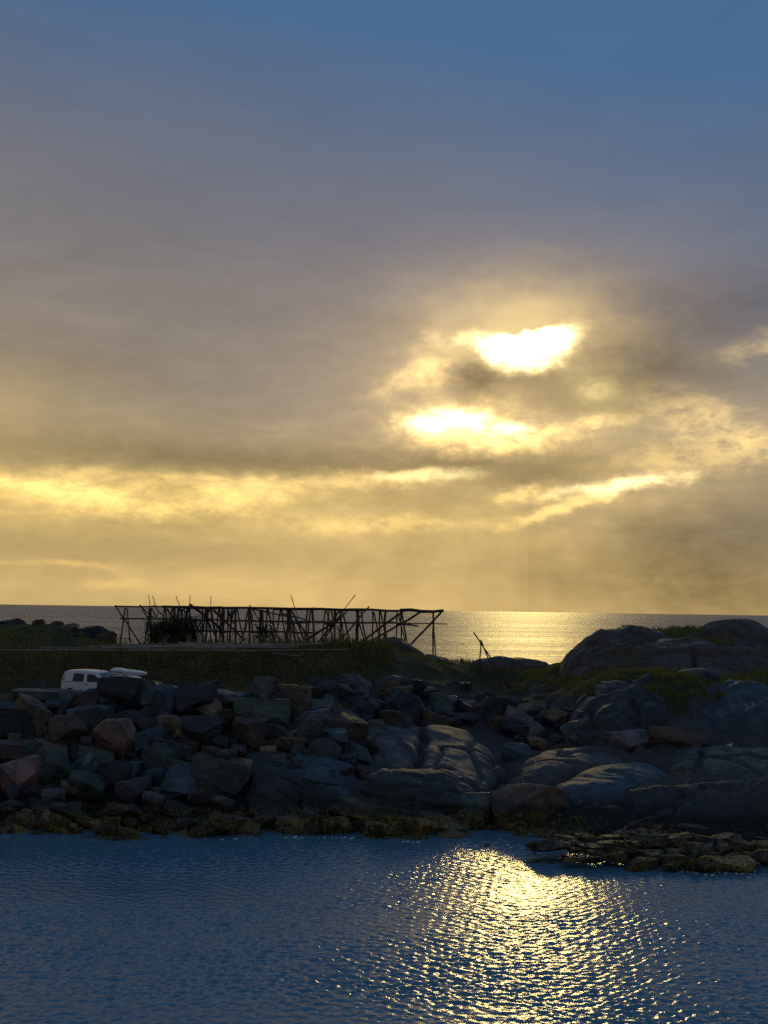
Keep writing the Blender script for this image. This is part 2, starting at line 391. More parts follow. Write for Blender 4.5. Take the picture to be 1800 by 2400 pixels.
# ------------------------------------------------------------------ terrain
SHORE = [(-400, 1968), (-200, 1968), (0, 1968), (200, 1969), (400, 1966), (550, 1962), (700, 1959), (850, 1964), (1000, 1970), (1150, 1975),
         (1270, 1985), (1400, 2004), (1520, 2022), (1650, 2026), (1800, 2012), (2000, 2005), (2250, 2000)]
anc = []
for px, py in SHORE:
    d = ray(px, py); t = -H / d.z
    anc.append((d.x * t, d.y * t, -0.15)); anc.append((d.x * t, d.y * t - 4.0, -1.6))
for X in np.arange(-45, 50, 9): anc.append((X, 42, -3.0)); anc.append((X, 34, -3.2))
PIX = [(-400, 1640, 68), (-200, 1640, 68), (0, 1642, 68), (200, 1636, 69), (400, 1640, 70), (600, 1642, 72), (800, 1636, 77), (950, 1634, 84), (1050, 1640, 87),
       (-200, 1790, 63.2), (100, 1790, 63.2), (400, 1790, 63.4), (700, 1790, 64), (900, 1740, 71), (1000, 1720, 76), (1130, 1740, 75), (1050, 1860, 62.5), (900, 1850, 61.5), (1180, 1860, 63.5),
       (-300, 1634, 75), (0, 1634, 75), (200, 1631, 75), (400, 1628, 76), (600, 1620, 79), (800, 1604, 86), (950, 1600, 92), (1050, 1605, 95),
       (-300, 1578, 88), (0, 1580, 88), (300, 1580, 88), (600, 1577, 88), (800, 1562, 92), (950, 1560, 96),
       (-200, 1530, 104), (0, 1530, 104), (200, 1528, 106), (400, 1526, 108), (600, 1526, 108), (780, 1522, 106), (860, 1506, 106), (910, 1503, 106), (955, 1520, 107),
       (-100, 1478, 116), (80, 1468, 117), (150, 1474, 116.5), (200, 1488, 116), (255, 1508, 114),
       (1000, 1547, 106), (1100, 1556, 105), (1200, 1560, 105), (1275, 1572, 103), (1340, 1552, 100),
       (1240, 1930, 60), (1240, 1830, 69), (1230, 1720, 80), (1230, 1650, 89), (1230, 1605, 97), (1120, 1650, 85), (1330, 1660, 83), (1330, 1605, 92),
       (1400, 1530, 98), (1540, 1526, 98), (1640, 1512, 99), (1720, 1500, 100), (1800, 1516, 100), (1950, 1520, 100), (2150, 1500, 100),
       (1420, 1590, 84), (1480, 1572, 84), (1600, 1574, 84), (1750, 1590, 84), (1950, 1590, 84), (1560, 1584, 91), (1720, 1588, 91),
       (1480, 1700, 75.5), (1400, 1720, 74), (1650, 1700, 75), (1800, 1705, 75), (2000, 1700, 75),
       (1330, 1790, 71), (1400, 1775, 71.5), (1600, 1770, 70), (1750, 1775, 67), (1950, 1775, 67), (1330, 1890, 60), (1400, 1885, 59.5), (1600, 1900, 58.5), (1800, 1895, 58.5), (2000, 1890, 58)]
for px, py, D in PIX: anc.append(tuple(at(px, py, D)))
for X in np.arange(-70, 80, 14):
    anc.append((X, 132, 1.5 if X < 10 else 0.0)); anc.append((X, 146, -4.0)); anc.append((X, 165, -6.0))
anc = np.array(anc)
def tps_fit(A):
    n = len(A); d = np.hypot(A[:, None, 0] - A[None, :, 0], A[:, None, 1] - A[None, :, 1])
    K = np.where(d > 0, d * d * np.log(d + 1e-12), 0) + np.eye(n) * 0.6
    Pm = np.c_[np.ones(n), A[:, :2]]
    L = np.block([[K, Pm], [Pm.T, np.zeros((3, 3))]])
    return np.linalg.solve(L, np.r_[A[:, 2], 0, 0, 0])
WTS = tps_fit(anc)
def height0(X, Y):
    X = np.asarray(X, float); Y = np.asarray(Y, float)
    r = WTS[-3] + WTS[-2] * X + WTS[-1] * Y
    for k in range(len(anc)):
        d2 = (X - anc[k, 0]) ** 2 + (Y - anc[k, 1]) ** 2
        r = r + WTS[k] * 0.5 * d2 * np.log(d2 + 1e-12)
    return r
GS = 0.36
gx = np.arange(-62, 72.01, GS); gy = np.arange(40, 165.01, GS)
GX, GY = np.meshgrid(gx, gy)
GZ = height0(GX, GY)
pts = np.c_[GX.ravel(), GY.ravel(), np.zeros(GX.size)]
rough = fbm(pts * 0.22, 4, 3).reshape(GX.shape) * 0.35 + fbm(pts * 0.9, 3, 9).reshape(GX.shape) * 0.16
GZ = np.clip(GZ, -6, 13) + rough
# the right-hand cliffs break in ledges
wt = 1 / (1 + np.exp(-(GX - 9.0 - (GY - 60) * 0.10) / 1.2)) * np.clip((90 - GY) / 8, 0, 1)
lv = (GZ + 0.20 * GX * 0.5 + fbm(pts * 0.35, 3, 31).reshape(GX.shape) * 0.8) / 0.75
fr_ = lv - np.floor(lv); st_ = np.clip((fr_ - 0.62) / 0.38, 0, 1)
GZ = GZ + wt * 0.75 * (st_ - fr_) * 0.85 + wt * 0.25 * fbm(pts * 1.6, 3, 33).reshape(GX.shape)
def height(x, y):
    fx = (x - gx[0]) / GS; fy = (y - gy[0]) / GS
    i = int(min(max(fx, 0), len(gx) - 2)); j = int(min(max(fy, 0), len(gy) - 2)); a = fx - i; b = fy - j
    return float((GZ[j, i] * (1 - a) + GZ[j, i + 1] * a) * (1 - b) + (GZ[j + 1, i] * (1 - a) + GZ[j + 1, i + 1] * a) * b)
def hit(px, py, d0=46.0, d1=160.0):
    """where the ray through (px, py) meets the terrain"""
    d = ray(px, py); y = d0; prev = None
    while y < d1:
        t = y / d.y; z = H + d.z * t
        if z <= height(d.x * t, y): return Vector((d.x * t, y, z))
        y += 0.15
    return None
# the earth under the tumbled stones lies lower than their tops
MW = cam.matrix_world.inverted() if False else m.inverted()
Pc = np.c_[GX.ravel(), GY.ravel(), GZ.ravel(), np.ones(GX.size)] @ np.array(MW).T
PXg = 900 + F * Pc[:, 0] / -Pc[:, 2]; PYg = 1200 - F * Pc[:, 1] / -Pc[:, 2]
bankm = ((PXg < 1190) & (PYg > 1640) & (PYg < 1945) & (GY.ravel() < 84) | (PXg < 1400) & (PXg >= 1150) & (PYg > 1640) & (PYg < 1760) & (GY.ravel() < 92)).reshape(GX.shape).astype(float)
for _ in range(4):
    bankm = (bankm + np.roll(bankm, 1, 0) + np.roll(bankm, -1, 0) + np.roll(bankm, 1, 1) + np.roll(bankm, -1, 1)) / 5
GZ_TOP = GZ.copy()
GZ_LOW = GZ - 0.75 * bankm
nx, ny = len(gx), len(gy)
idx = np.arange(nx * ny).reshape(ny, nx)
faces = np.stack([idx[:-1, :-1], idx[:-1, 1:], idx[1:, 1:], idx[1:, :-1]], -1).reshape(-1, 4)
ground = obj('ground', fast_mesh('ground', np.c_[GX.ravel(), GY.ravel(), GZ_LOW.ravel()], faces), M['ground'])
tag(ground, kind='structure')

# ------------------------------------------------------------------ water
WX0, WX1, WY0, WY1 = -28.0, 29.0, 26.0, 66.0
ax = np.arange(WX0, WX1 + 1e-6, 0.058); ay = np.arange(WY0, WY1 + 1e-6, 0.066)
AX, AY = np.meshgrid(ax, ay); AX = AX.astype(np.float32); AY = AY.astype(np.float32)
Z = np.zeros_like(AX)
for k in range(96):
    lam = 0.14 * (5.0 ** RNG.random())                  # 0.22 to 2 m
    th = RNG.normal(R(92), R(39)); kk = 2 * math.pi / lam
    a = 0.0043 * lam * (lam / 0.35) ** -0.65
    Z += np.float32(a) * np.sin(np.float32(kk * math.cos(th)) * AX + np.float32(kk * math.sin(th)) * AY + np.float32(RNG.random() * 6.283))
# gusts: patches of rougher and calmer water
g = fbm(np.c_[AX.ravel() * 0.10, AY.ravel() * 0.28, np.zeros(AX.size)], 4, 21).reshape(AX.shape)
Z *= np.clip(1.0 + 0.55 * g, 0.35, 1.6).astype(np.float32)
Z *= (0.62 + 0.52 * np.clip((52 - AY) / 15, 0, 1)).astype(np.float32)        # sheltered close under the shore
edge = np.minimum(np.minimum(AX - WX0, WX1 - AX), np.minimum(AY - WY0, WY1 - AY))
Z *= np.clip(edge / 1.5, 0, 1)
idx = np.arange(AX.size).reshape(AX.shape)
faces = np.stack([idx[:-1, :-1], idx[:-1, 1:], idx[1:, 1:], idx[1:, :-1]], -1).reshape(-1, 4)
harbour = obj('harbour_water', fast_mesh('harbour_water', np.c_[AX.ravel(), AY.ravel(), Z.ravel()], faces), M['harbour'])
tag(harbour, kind='structure')
BX, B0, B1 = 60000.0, -2000.0, 60000.0
sv = [(-BX, B0, 0), (BX, B0, 0), (BX, WY0, 0), (-BX, WY0, 0), (-BX, WY1, 0), (BX, WY1, 0), (BX, B1, 0), (-BX, B1, 0),
      (WX0, WY0, 0), (WX0, WY1, 0), (WX1, WY0, 0), (WX1, WY1, 0)]
sea = obj('sea', mesh_from('sea', sv, [(0, 1, 2, 10, 8, 3), (4, 9, 11, 5, 6, 7), (3, 8, 9, 4), (10, 2, 5, 11)], False), M['sea'])
tag(sea, kind='structure')
#PART2
# ------------------------------------------------------------------ boulders
def boulder_mesh(seed, round_=0.0):
    rnd = random.Random(seed)
    bm = bmesh.new(); bmesh.ops.create_cube(bm, size=2.0)
    for k in range(rnd.randint(7, 11)):
        n = Vector((rnd.gauss(0, 1), rnd.gauss(0, 1), rnd.gauss(0, 1))).normalized()
        dist = rnd.uniform(0.55, 0.95)
        r_ = bmesh.ops.bisect_plane(bm, geom=bm.verts[:] + bm.edges[:] + bm.faces[:], plane_co=n * dist, plane_no=n, clear_outer=True)
        ed = [e for e in r_['geom_cut'] if isinstance(e, bmesh.types.BMEdge)]
        if ed:
            try: bmesh.ops.contextual_create(bm, geom=ed)
            except Exception: pass
    bmesh.ops.remove_doubles(bm, verts=bm.verts, dist=0.06)
    bmesh.ops.bevel(bm, geom=bm.edges[:], offset=0.020 + 0.08 * round_, segments=2, profile=0.6, affect='EDGES', clamp_overlap=True)
    bmesh.ops.triangulate(bm, faces=bm.faces[:])
    for it in range(4):
        le = [e for e in bm.edges if e.calc_length() > (0.40, 0.26, 0.17, 0.12)[it]]
        if le: bmesh.ops.subdivide_edges(bm, edges=le, cuts=1, use_grid_fill=False)
        bmesh.ops.triangulate(bm, faces=[f for f in bm.faces if len(f.verts) > 3])
    bmesh.ops.recalc_face_normals(bm, faces=bm.faces[:]); bm.normal_update()
    co = np.array([q.co[:] for q in bm.verts]); no = np.array([q.normal[:] for q in bm.verts])
    # layered breaks across the stone plus a rough skin
    ax_ = np.array([rnd.gauss(0, 1) for _ in range(3)]); ax_ /= np.linalg.norm(ax_)
    lay = co @ ax_ * 4.0 + fbm(co * 1.3, 2, seed)
    d = fbm(co * 1.5, 4, seed) * (0.045 + 0.05 * round_) + 0.036 * np.sign(np.sin(lay)) * np.abs(np.sin(lay)) ** 0.4 + fbm(co * 5, 3, seed + 5) * 0.022
    co = co + no * d[:, None]
    ext = np.abs(co).max(0); co = co / ext
    for q, c in zip(bm.verts, co): q.co = c
    me = bpy.data.meshes.new('boulder'); bm.to_mesh(me); bm.free()
    me.polygons.foreach_set('use_smooth', [True] * len(me.polygons))
    try: me.set_sharp_from_angle(angle=R(32))
    except Exception: pass
    me.materials.append(M['boulder']); return me
SHAPES = [boulder_mesh(100 + k, (0, 0, 0.3, 0, 0.8)[k % 5]) for k in range(22)]
TINT = {'grey': (1.0, 1.0, 1.0), 'dark': (0.48, 0.50, 0.54), 'blue': (0.74, 1.12, 1.42), 'tan': (2.0, 1.45, 0.90), 'pink': (2.1, 1.30, 1.08),  # blue is mostly reflected light on the stone, painted in as tint
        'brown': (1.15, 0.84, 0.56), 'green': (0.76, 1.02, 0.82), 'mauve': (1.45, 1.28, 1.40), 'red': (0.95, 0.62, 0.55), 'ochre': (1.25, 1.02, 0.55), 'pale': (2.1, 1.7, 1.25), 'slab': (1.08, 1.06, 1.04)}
WORLD_TRIS = []   # meshes that weed, grass and the gull can stand on
def remember(o):
    WORLD_TRIS.append(o)
def put_boulder(px, py, wpx, hpx, tint, name='boulder', parent=None, tilt=0.0, depth=None, pos=None, seed=None, lift=0.0):
    rnd = random.Random(int(px * 31 + py * 17) if seed is None else seed)
    p = hit(px, py) if pos is None else pos
    ppm = F / max(p.y, 1)
    sx = 0.5 * wpx / ppm; sz = 0.5 * hpx / ppm * 1.06
    sy = depth if depth else max(0.75 * sx, 1.0 * sz) * rnd.uniform(0.85, 1.1)
    o = bpy.data.objects.new(name, SHAPES[rnd.randrange(len(SHAPES))]); link(o, parent)
    o.location = (p.x, p.y + 0.25 * sy, p.z + lift)
    o.scale = (sx * 1.10, sy, sz * 1.08)
    o.rotation_euler = (R(rnd.uniform(-18, 14)), R(rnd.uniform(-9, 9) + tilt), R(rnd.uniform(-24, 24)))
    c = TINT[tint]; k = rnd.uniform(0.65, 1.45)
    o.color = (c[0] * k, c[1] * k, c[2] * k, 1)
    remember(o); return o

BIG = [ # px, py, width, height, tint, tilt, label
    (100, 1634, 118, 30, 'green', 4, 'flat greenish slab on the bank top left of the white van'),
    (72, 1682, 92, 72, 'brown', 24, 'brown boulder sloping down to the right below the flat greenish slab'),
    (137, 1654, 62, 30, 'blue', 8, 'small flat bluish stone just below the rear of the van'),
    (218, 1676, 116, 42, 'blue', 6, 'wide flat bluish slab two rows below the van'),
    (148, 1714, 98, 64, 'brown', 0, 'square brown block left of the large pinkish slab'),
    (277, 1742, 124, 104, 'pink', 26, 'largest pinkish tan slab tilted down to the right on the left bank'),
    (315, 1694, 72, 54, 'grey', 0, 'grey rounded block directly above the large pinkish slab'),
    (390, 1700, 70, 50, 'pale', -4, 'pale tan square block right of the large pinkish slab'),
    (352, 1737, 76, 50, 'blue', -12, 'bluish wedge stone below the pale tan square block'),
    (383, 1784, 102, 78, 'green', 6, 'greenish grey diamond shaped boulder in the middle of the left bank'),
    (115, 1764, 112, 36, 'tan', 6, 'flat tan topped stone below the square brown block'),
    (118, 1810, 104, 84, 'green', 4, 'tall greenish grey boulder beside the big reddish boulder'),
    (42, 1830, 118, 108, 'pink', 0, 'big reddish boulder at the left edge of the bank'),
    (26, 1768, 84, 54, 'red', 8, 'dark red stone on top of the big reddish boulder'),
    (200, 1795, 68, 44, 'blue', -14, 'small bluish wedge left below the large pinkish slab'),
    (285, 1808, 80, 40, 'blue', 6, 'flat blue grey stone under the tip of the pinkish slab'),
    (311, 1856, 80, 62, 'dark', 0, 'dark six sided boulder near the water on the left bank'),
    (205, 1848, 118, 58, 'green', 12, 'low wedge shaped boulder left of the dark six sided boulder'),
    (124, 1872, 52, 40, 'mauve', 0, 'small mauve stone below the tall greenish grey boulder'),
    (420, 1838, 90, 78, 'blue', -8, 'bluish block at the foot of the bank below the diamond shaped boulder'),
    (515, 1836, 150, 92, 'green', 18, 'large humped boulder sloping right at the foot of the bank'),
    (480, 1716, 116, 68, 'dark', 4, 'dark block with a pale flat top right of the pale tan block'),
    (500, 1664, 78, 42, 'tan', 32, 'narrow tan slab leaning down to the right beside the mauve stone'),
    (520, 1648, 80, 46, 'mauve', 0, 'pale mauve stone with a rippled face below the bank top'),
    (243, 1648, 92, 60, 'dark', 20, 'dark pointed boulder below the front of the van'),
    (286, 1600, 96, 62, 'dark', 0, 'dark boulder hiding the front of the van'),
    (314, 1626, 68, 40, 'blue', 0, 'rounded bluish boulder under the white roof box'),
    (392, 1606, 46, 64, 'blue', 14, 'tall thin slab standing upright on the bank top'),
    (467, 1612, 94, 56, 'dark', 4, 'broad dark boulder alone on the skyline of the bank right of the upright slab'),
    (348, 1603, 92, 44, 'green', -10, 'mossy stone on the bank top between the car and the upright slab'),
    (167, 1620, 46, 18, 'grey', 0, 'small grey stone in front of the rear door of the van'),
    (206, 1618, 46, 20, 'red', 0, 'small reddish stone in front of the side door of the van'),
    (590, 1732, 86, 82, 'brown', 4, 'rounded brown boulder near the middle of the bank'),
    (622, 1616, 76, 74, 'grey', -6, 'large upright grey block on the bank top below the low rack'),
    (686, 1616, 76, 40, 'tan', 22, 'tan slab leaning right against the large upright grey block'),
    (724, 1612, 66, 34, 'grey', -8, 'grey flat stone under the broken end of the low rack'),
    (757, 1593, 58, 32, 'dark', 4, 'dark stone with a bright edge under the last post of the low rack'),
    (782, 1617, 90, 42, 'grey', 6, 'flat topped grey boulder below the right end of the low rack'),
    (834, 1602, 106, 66, 'grey', 12, 'broad grey boulder at the end of the low rack'),
    (908, 1608, 54, 46, 'brown', 0, 'square brown block right of the broad grey boulder'),
    (940, 1600, 104, 46, 'blue', 14, 'long bluish slab sloping right behind the square brown block'),
    (681, 1648, 60, 38, 'tan', 14, 'small tan stone below the leaning tan slab'),
    (725, 1643, 46, 46, 'dark', 0, 'dark upright stone beside a small bright bluish stone'),
    (764, 1646, 48, 32, 'blue', -6, 'small bright bluish stone in the upper bank'),
    (714, 1669, 86, 32, 'blue', -4, 'flat blue grey slab lying level above the greenish triangular boulder'),
    (612, 1684, 124, 80, 'green', 8, 'large greenish boulder with a black shadowed front'),
    (720, 1726, 70, 72, 'green', 0, 'greenish triangular boulder left of the brown bedrock hump'),
    (790, 1738, 74, 42, 'blue', 6, 'bluish pointed stone in front of the brown bedrock hump'),
    (806, 1712, 118, 100, 'brown', 12, 'brown bedrock hump joined to the left of the big smooth slab'),
    (868, 1660, 50, 62, 'dark', 6, 'dark upright boulder above the big smooth slab'),
    (928, 1650, 88, 72, 'tan', -6, 'tan block with a dark top above the big smooth slab'),
    (926, 1697, 74, 52, 'grey', 0, 'grey block lying on the upper edge of the big smooth slab'),
    (1010, 1640, 60, 36, 'dark', 0, 'dark stone right of the tan block with a dark top'),
    (1046, 1648, 68, 32, 'mauve', 4, 'flat pinkish stone left of the gully'),
    (1075, 1618, 70, 40, 'grey', 8, 'grey stone below the leaning poles'),
    (1155, 1674, 58, 66, 'green', 0, 'greenish rounded boulder at the left side of the gully'),
    (1204, 1652, 66, 50, 'dark', 8, 'dark rounded boulder at the head of the gully'),
    (1250, 1673, 62, 48, 'pale', -10, 'pale tan flat stone in the gully'),
    (1212, 1694, 62, 52, 'mauve', 14, 'purplish block in the middle of the gully'),
    (1306, 1684, 66, 34, 'tan', 4, 'tan low stone at the right side of the gully'),
    (1350, 1714, 82, 40, 'green', -4, 'dark greenish flat boulder below the grassy mound'),
    (1212, 1760, 64, 54, 'blue', 10, 'bright bluish block beside the right end of the big smooth slab'),
    (1256, 1728, 40, 58, 'grey', 20, 'narrow grey stone standing in the gully'),
    (687, 1928, 68, 44, 'ochre', 6, 'pointed ochre stone at the waterline below the dark bedrock'),
    (729, 1922, 46, 32, 'grey', 0, 'small grey stone right of the pointed ochre stone'),
    (774, 1940, 58, 40, 'ochre', 0, 'rounded ochre stone at the waterline'),
    (540, 1926, 130, 36, 'ochre', 4, 'long weed covered stone at the waterline below the humped boulder'),
    (130, 1936, 90, 40, 'tan', 10, 'tan stone at the waterline in the lower left corner of the bank'),
    (170, 1912, 96, 40, 'green', 12, 'low greenish stone just above the tan waterline stone'),
    (282, 1903, 90, 30, 'ochre', 0, 'stone with a flat yellow green weedy top near the water'),
    (20, 1945, 60, 24, 'ochre', 0, 'small yellow green stone in the water at the left edge'),
    (1236, 1914, 165, 124, 'tan', -6, 'big tan boulder at the waterline below the gully'),
    (1110, 1904, 104, 78, 'green', 6, 'rounded greenish boulder left of the big tan boulder at the water'),
    (975, 1945, 130, 50, 'ochre', 0, 'broad ochre stone at the waterline under the weedy ledge'),
    (880, 1948, 80, 36, 'ochre', 0, 'low ochre stone left of the broad ochre stone at the water'),
    (1070, 1962, 96, 34, 'ochre', 4, 'flat ochre stone at the water left of the big tan boulder'),
    (1400, 1986, 66, 20, 'ochre', -3, 'upper of two flat yellow stones at the edge of the dark weed bed'),
    (1400, 2002, 60, 20, 'ochre', 0, 'lower of two flat yellow stones at the edge of the dark weed bed'),
    (1472, 1744, 140, 66, 'mauve', 4, 'long purplish boulder lying behind the smooth front slab'),
    (1590, 1742, 124, 62, 'brown', 6, 'low brown boulder left of the white gull'),
]
for px, py, wp, hp, tint, tilt, label in BIG:
    pos = None
    if py < 1634 and px < 1000:      # stones crowning the bank: they stand on its crest
        Dc = 68.3 if px < 560 else 72 + max(0, px - 640) / 30
        a_ = at(px, py - hp * 0.5, Dc); zb = height(a_.x, a_.y) - 0.5; hm = max(a_.z - zb, hp * Dc / F)
        pos = Vector((a_.x, a_.y, a_.z - hm * 0.5)); hp = hm * F / Dc / 1.32; wp *= 1.12; tilt *= 0.4; pos.z -= 0.06 * hm
    o = put_boulder(px, py, wp, hp, tint, tilt=tilt, pos=pos)
    tag(o, label, 'boulder', 'boulders of the rocky shore')

# filler stones of the rubble bank: parts of the bank
bank = empty('rubble_bank', (0, 62, 0))
tag(bank, 'bank of tumbled dark quarry stones between the water and the van', 'stone bank')
rnd = random.Random(5); n_fill = 0; taken = []
inv = Vector((0, 62, 0))
def in_gap(px, py):
    return not (860 < px < 1200 and 1690 < py < 1880) and not (1180 < px and py > 1740) and not (560 < px < 900 and 1800 < py < 1900)
tries = 0
while n_fill < 285 and tries < 9000:
    tries += 1
    px = rnd.uniform(-60, 1420); py = rnd.uniform(1592, 1950)
    lim = 1630 if px < 500 else 1608 if px < 1000 else 1632 if px < 1250 else 1655
    if py < lim or not in_gap(px, py) or (px > 1300 and py > 1720): continue
    p = hit(px, py)
    if p is None or p.z < -0.1: continue
    s = 34 + 78 * rnd.random() ** 1.6
    s = s * (0.62 if px > 1050 else 1.0)
    if py - 0.42 * s < (1624 if px < 380 else lim - 14): continue
    if any((p - q).length < 0.36 * (s + t) / 36 for q, t in taken): continue
    taken.append((p, s))
    tint = rnd.choice(['grey', 'dark', 'dark', 'blue', 'brown', 'green', 'dark', 'tan'])  # dark weighted: shade of the gaps painted into the filler stones' colour
    if p.z < 0.9: tint = rnd.choice(['ochre', 'dark', 'brown'])
    o = put_boulder(px, py, s, s * rnd.uniform(0.5, 0.85), tint, 'stone', tilt=rnd.uniform(-14, 20), seed=tries, lift=-0.34)
    o.parent = bank; o.location = o.location - inv; n_fill += 1

# ------------------------------------------------------------------ smooth bedrock
def icos(sub):
    bm = bmesh.new(); bmesh.ops.create_icosphere(bm, subdivisions=sub, radius=1.0)
    V = np.array([q.co[:] for q in bm.verts]); Fc = np.array([[q.index for q in f.verts] for f in bm.faces]); bm.free(); return V, Fc
ICO = {s: icos(s) for s in (5, 6)}
def slab(px, py, D, wpx, hpx, depth, tilt, label, tint='grey', seed=1, box=0.55, sub=5, yaw=0.0, pitch=0.0, lumps=0.10, cracks=1.0, cat='rock outcrop', name='rock_outcrop'):
    """ice-smoothed bedrock body: a soft-cornered swelling with joints cut into it"""
    V, Fc = ICO[sub]; c = at(px, py, D); ppm = F / D
    S = np.array([0.5 * wpx / ppm, depth * 0.5, 0.5 * hpx / ppm])
    rr = np.random.default_rng(seed * 13 + 5); K = 11 + int(box * 6); pw = 7.0 + 6.0 * box
    N_ = rr.normal(size=(K, 3)); N_ /= np.linalg.norm(N_, axis=1)[:, None]
    N_ = np.concatenate([N_, np.eye(3), -np.eye(3)]); hd = np.concatenate([rr.uniform(0.70, 0.98, K), np.full(6, 1.0)])
    acc_ = (np.maximum(0, V @ N_.T / hd) ** pw).sum(1) ** (-1.0 / pw)      # soft-edged block: rounded by ice, still with faces
    Q = V * acc_[:, None]; Q = Q / np.abs(Q).max(0)
    Wd = Q * S
    fl = 1 + (0.32 if wpx > 100 else 0.0) * np.clip(-Q[:, 2] + 0.1, 0, 1); Wd[:, 0] *= fl; Wd[:, 1] *= fl      # feet spread into the ground
    q = Wd * 0.42
    low = 1.5 * fbm(Wd * 0.17 + seed * 3.7, 2, seed + 40, 0.5) + 0.55 * fbm(q + seed * 7.1, 4, seed, 0.5)
    nrm = V / np.linalg.norm(V, axis=1)[:, None]
    d = lumps * min(S[0], S[2] * 2.0) * low
    # sheeting joints (gently tilted) and a few steep ones
    a1 = R(tilt + 6); lay = (Wd[:, 2] * math.cos(a1) + Wd[:, 0] * math.sin(a1) * 0.6) * 1.9 + 0.55 * fbm(Wd * 0.5, 3, seed + 3)
    fr = lay - np.floor(lay); d -= cracks * 0.10 * np.exp(-((fr - 0.5) / 0.06) ** 2) * (fbm(Wd * 0.35, 2, seed + 8) > -0.15)
    d += cracks * 0.08 * (fr - 0.5)
    st = (Wd[:, 0] * 0.36 + Wd[:, 1] * 0.2) + 0.35 * fbm(Wd * 0.6, 3, seed + 5); fs = st - np.floor(st)
    d -= cracks * 0.16 * np.exp(-((fs - 0.5) / 0.03) ** 2) * (fbm(Wd * 0.3, 2, seed + 11) > 0.0)
    Wd = Wd + nrm * d[:, None]
    me = fast_mesh(name, Wd, Fc)
    o = obj(name, me, M['bedrock'])
    o.location = c; o.rotation_euler = (R(pitch), R(tilt), R(yaw))
    t = TINT[tint]; o.color = (*t, 1)
    tag(o, label, cat, 'bedrock of the shore'); remember(o); return o
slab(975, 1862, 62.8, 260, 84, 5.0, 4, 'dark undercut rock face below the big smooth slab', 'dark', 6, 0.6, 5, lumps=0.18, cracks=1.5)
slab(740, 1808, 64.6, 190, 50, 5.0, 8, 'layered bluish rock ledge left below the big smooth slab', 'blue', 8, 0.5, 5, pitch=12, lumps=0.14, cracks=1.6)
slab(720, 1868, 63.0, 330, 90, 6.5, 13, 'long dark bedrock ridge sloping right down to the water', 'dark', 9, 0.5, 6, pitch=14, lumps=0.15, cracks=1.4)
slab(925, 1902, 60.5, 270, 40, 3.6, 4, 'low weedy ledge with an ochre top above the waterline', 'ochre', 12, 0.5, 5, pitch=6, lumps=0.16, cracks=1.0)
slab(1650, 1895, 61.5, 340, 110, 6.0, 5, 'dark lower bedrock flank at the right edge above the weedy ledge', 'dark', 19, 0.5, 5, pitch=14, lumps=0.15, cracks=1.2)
slab(1610, 1952, 57.5, 340, 44, 4.6, 2, 'flat tan ledge above the dark weed bed in the lower right', 'tan', 21, 0.6, 5, pitch=7, lumps=0.16, cracks=1.2)
slab(1628, 1592, 85.0, 96, 74, 4.0, 3, 'small bluish rock hump right of the grassy mound', 'blue', 33, 0.2, 5, lumps=0.08, cracks=0.4)  # blue light on the hump is put into its tint
slab(1432, 1622, 83.0, 84, 64, 4.0, -4, 'grey rock poking out of the grassy mound', 'grey', 34, 0.4, 5, lumps=0.14)
slab(1200, 1582, 106.0, 210, 66, 6.0, 3, 'low dark rock ridge against the sea behind the leaning poles', 'brown', 36, 0.3, 5, lumps=0.12)
slab(1040, 1566, 107.0, 150, 62, 6.0, 4, 'dark hump of rock under the far end of the long rack', 'brown', 37, 0.3, 5, lumps=0.14)
slab(945, 1536, 107.0, 170, 78, 6.0, 24, 'rounded rock knoll falling to the right beneath the long rack', 'brown', 38, 0.3, 5, lumps=0.12)

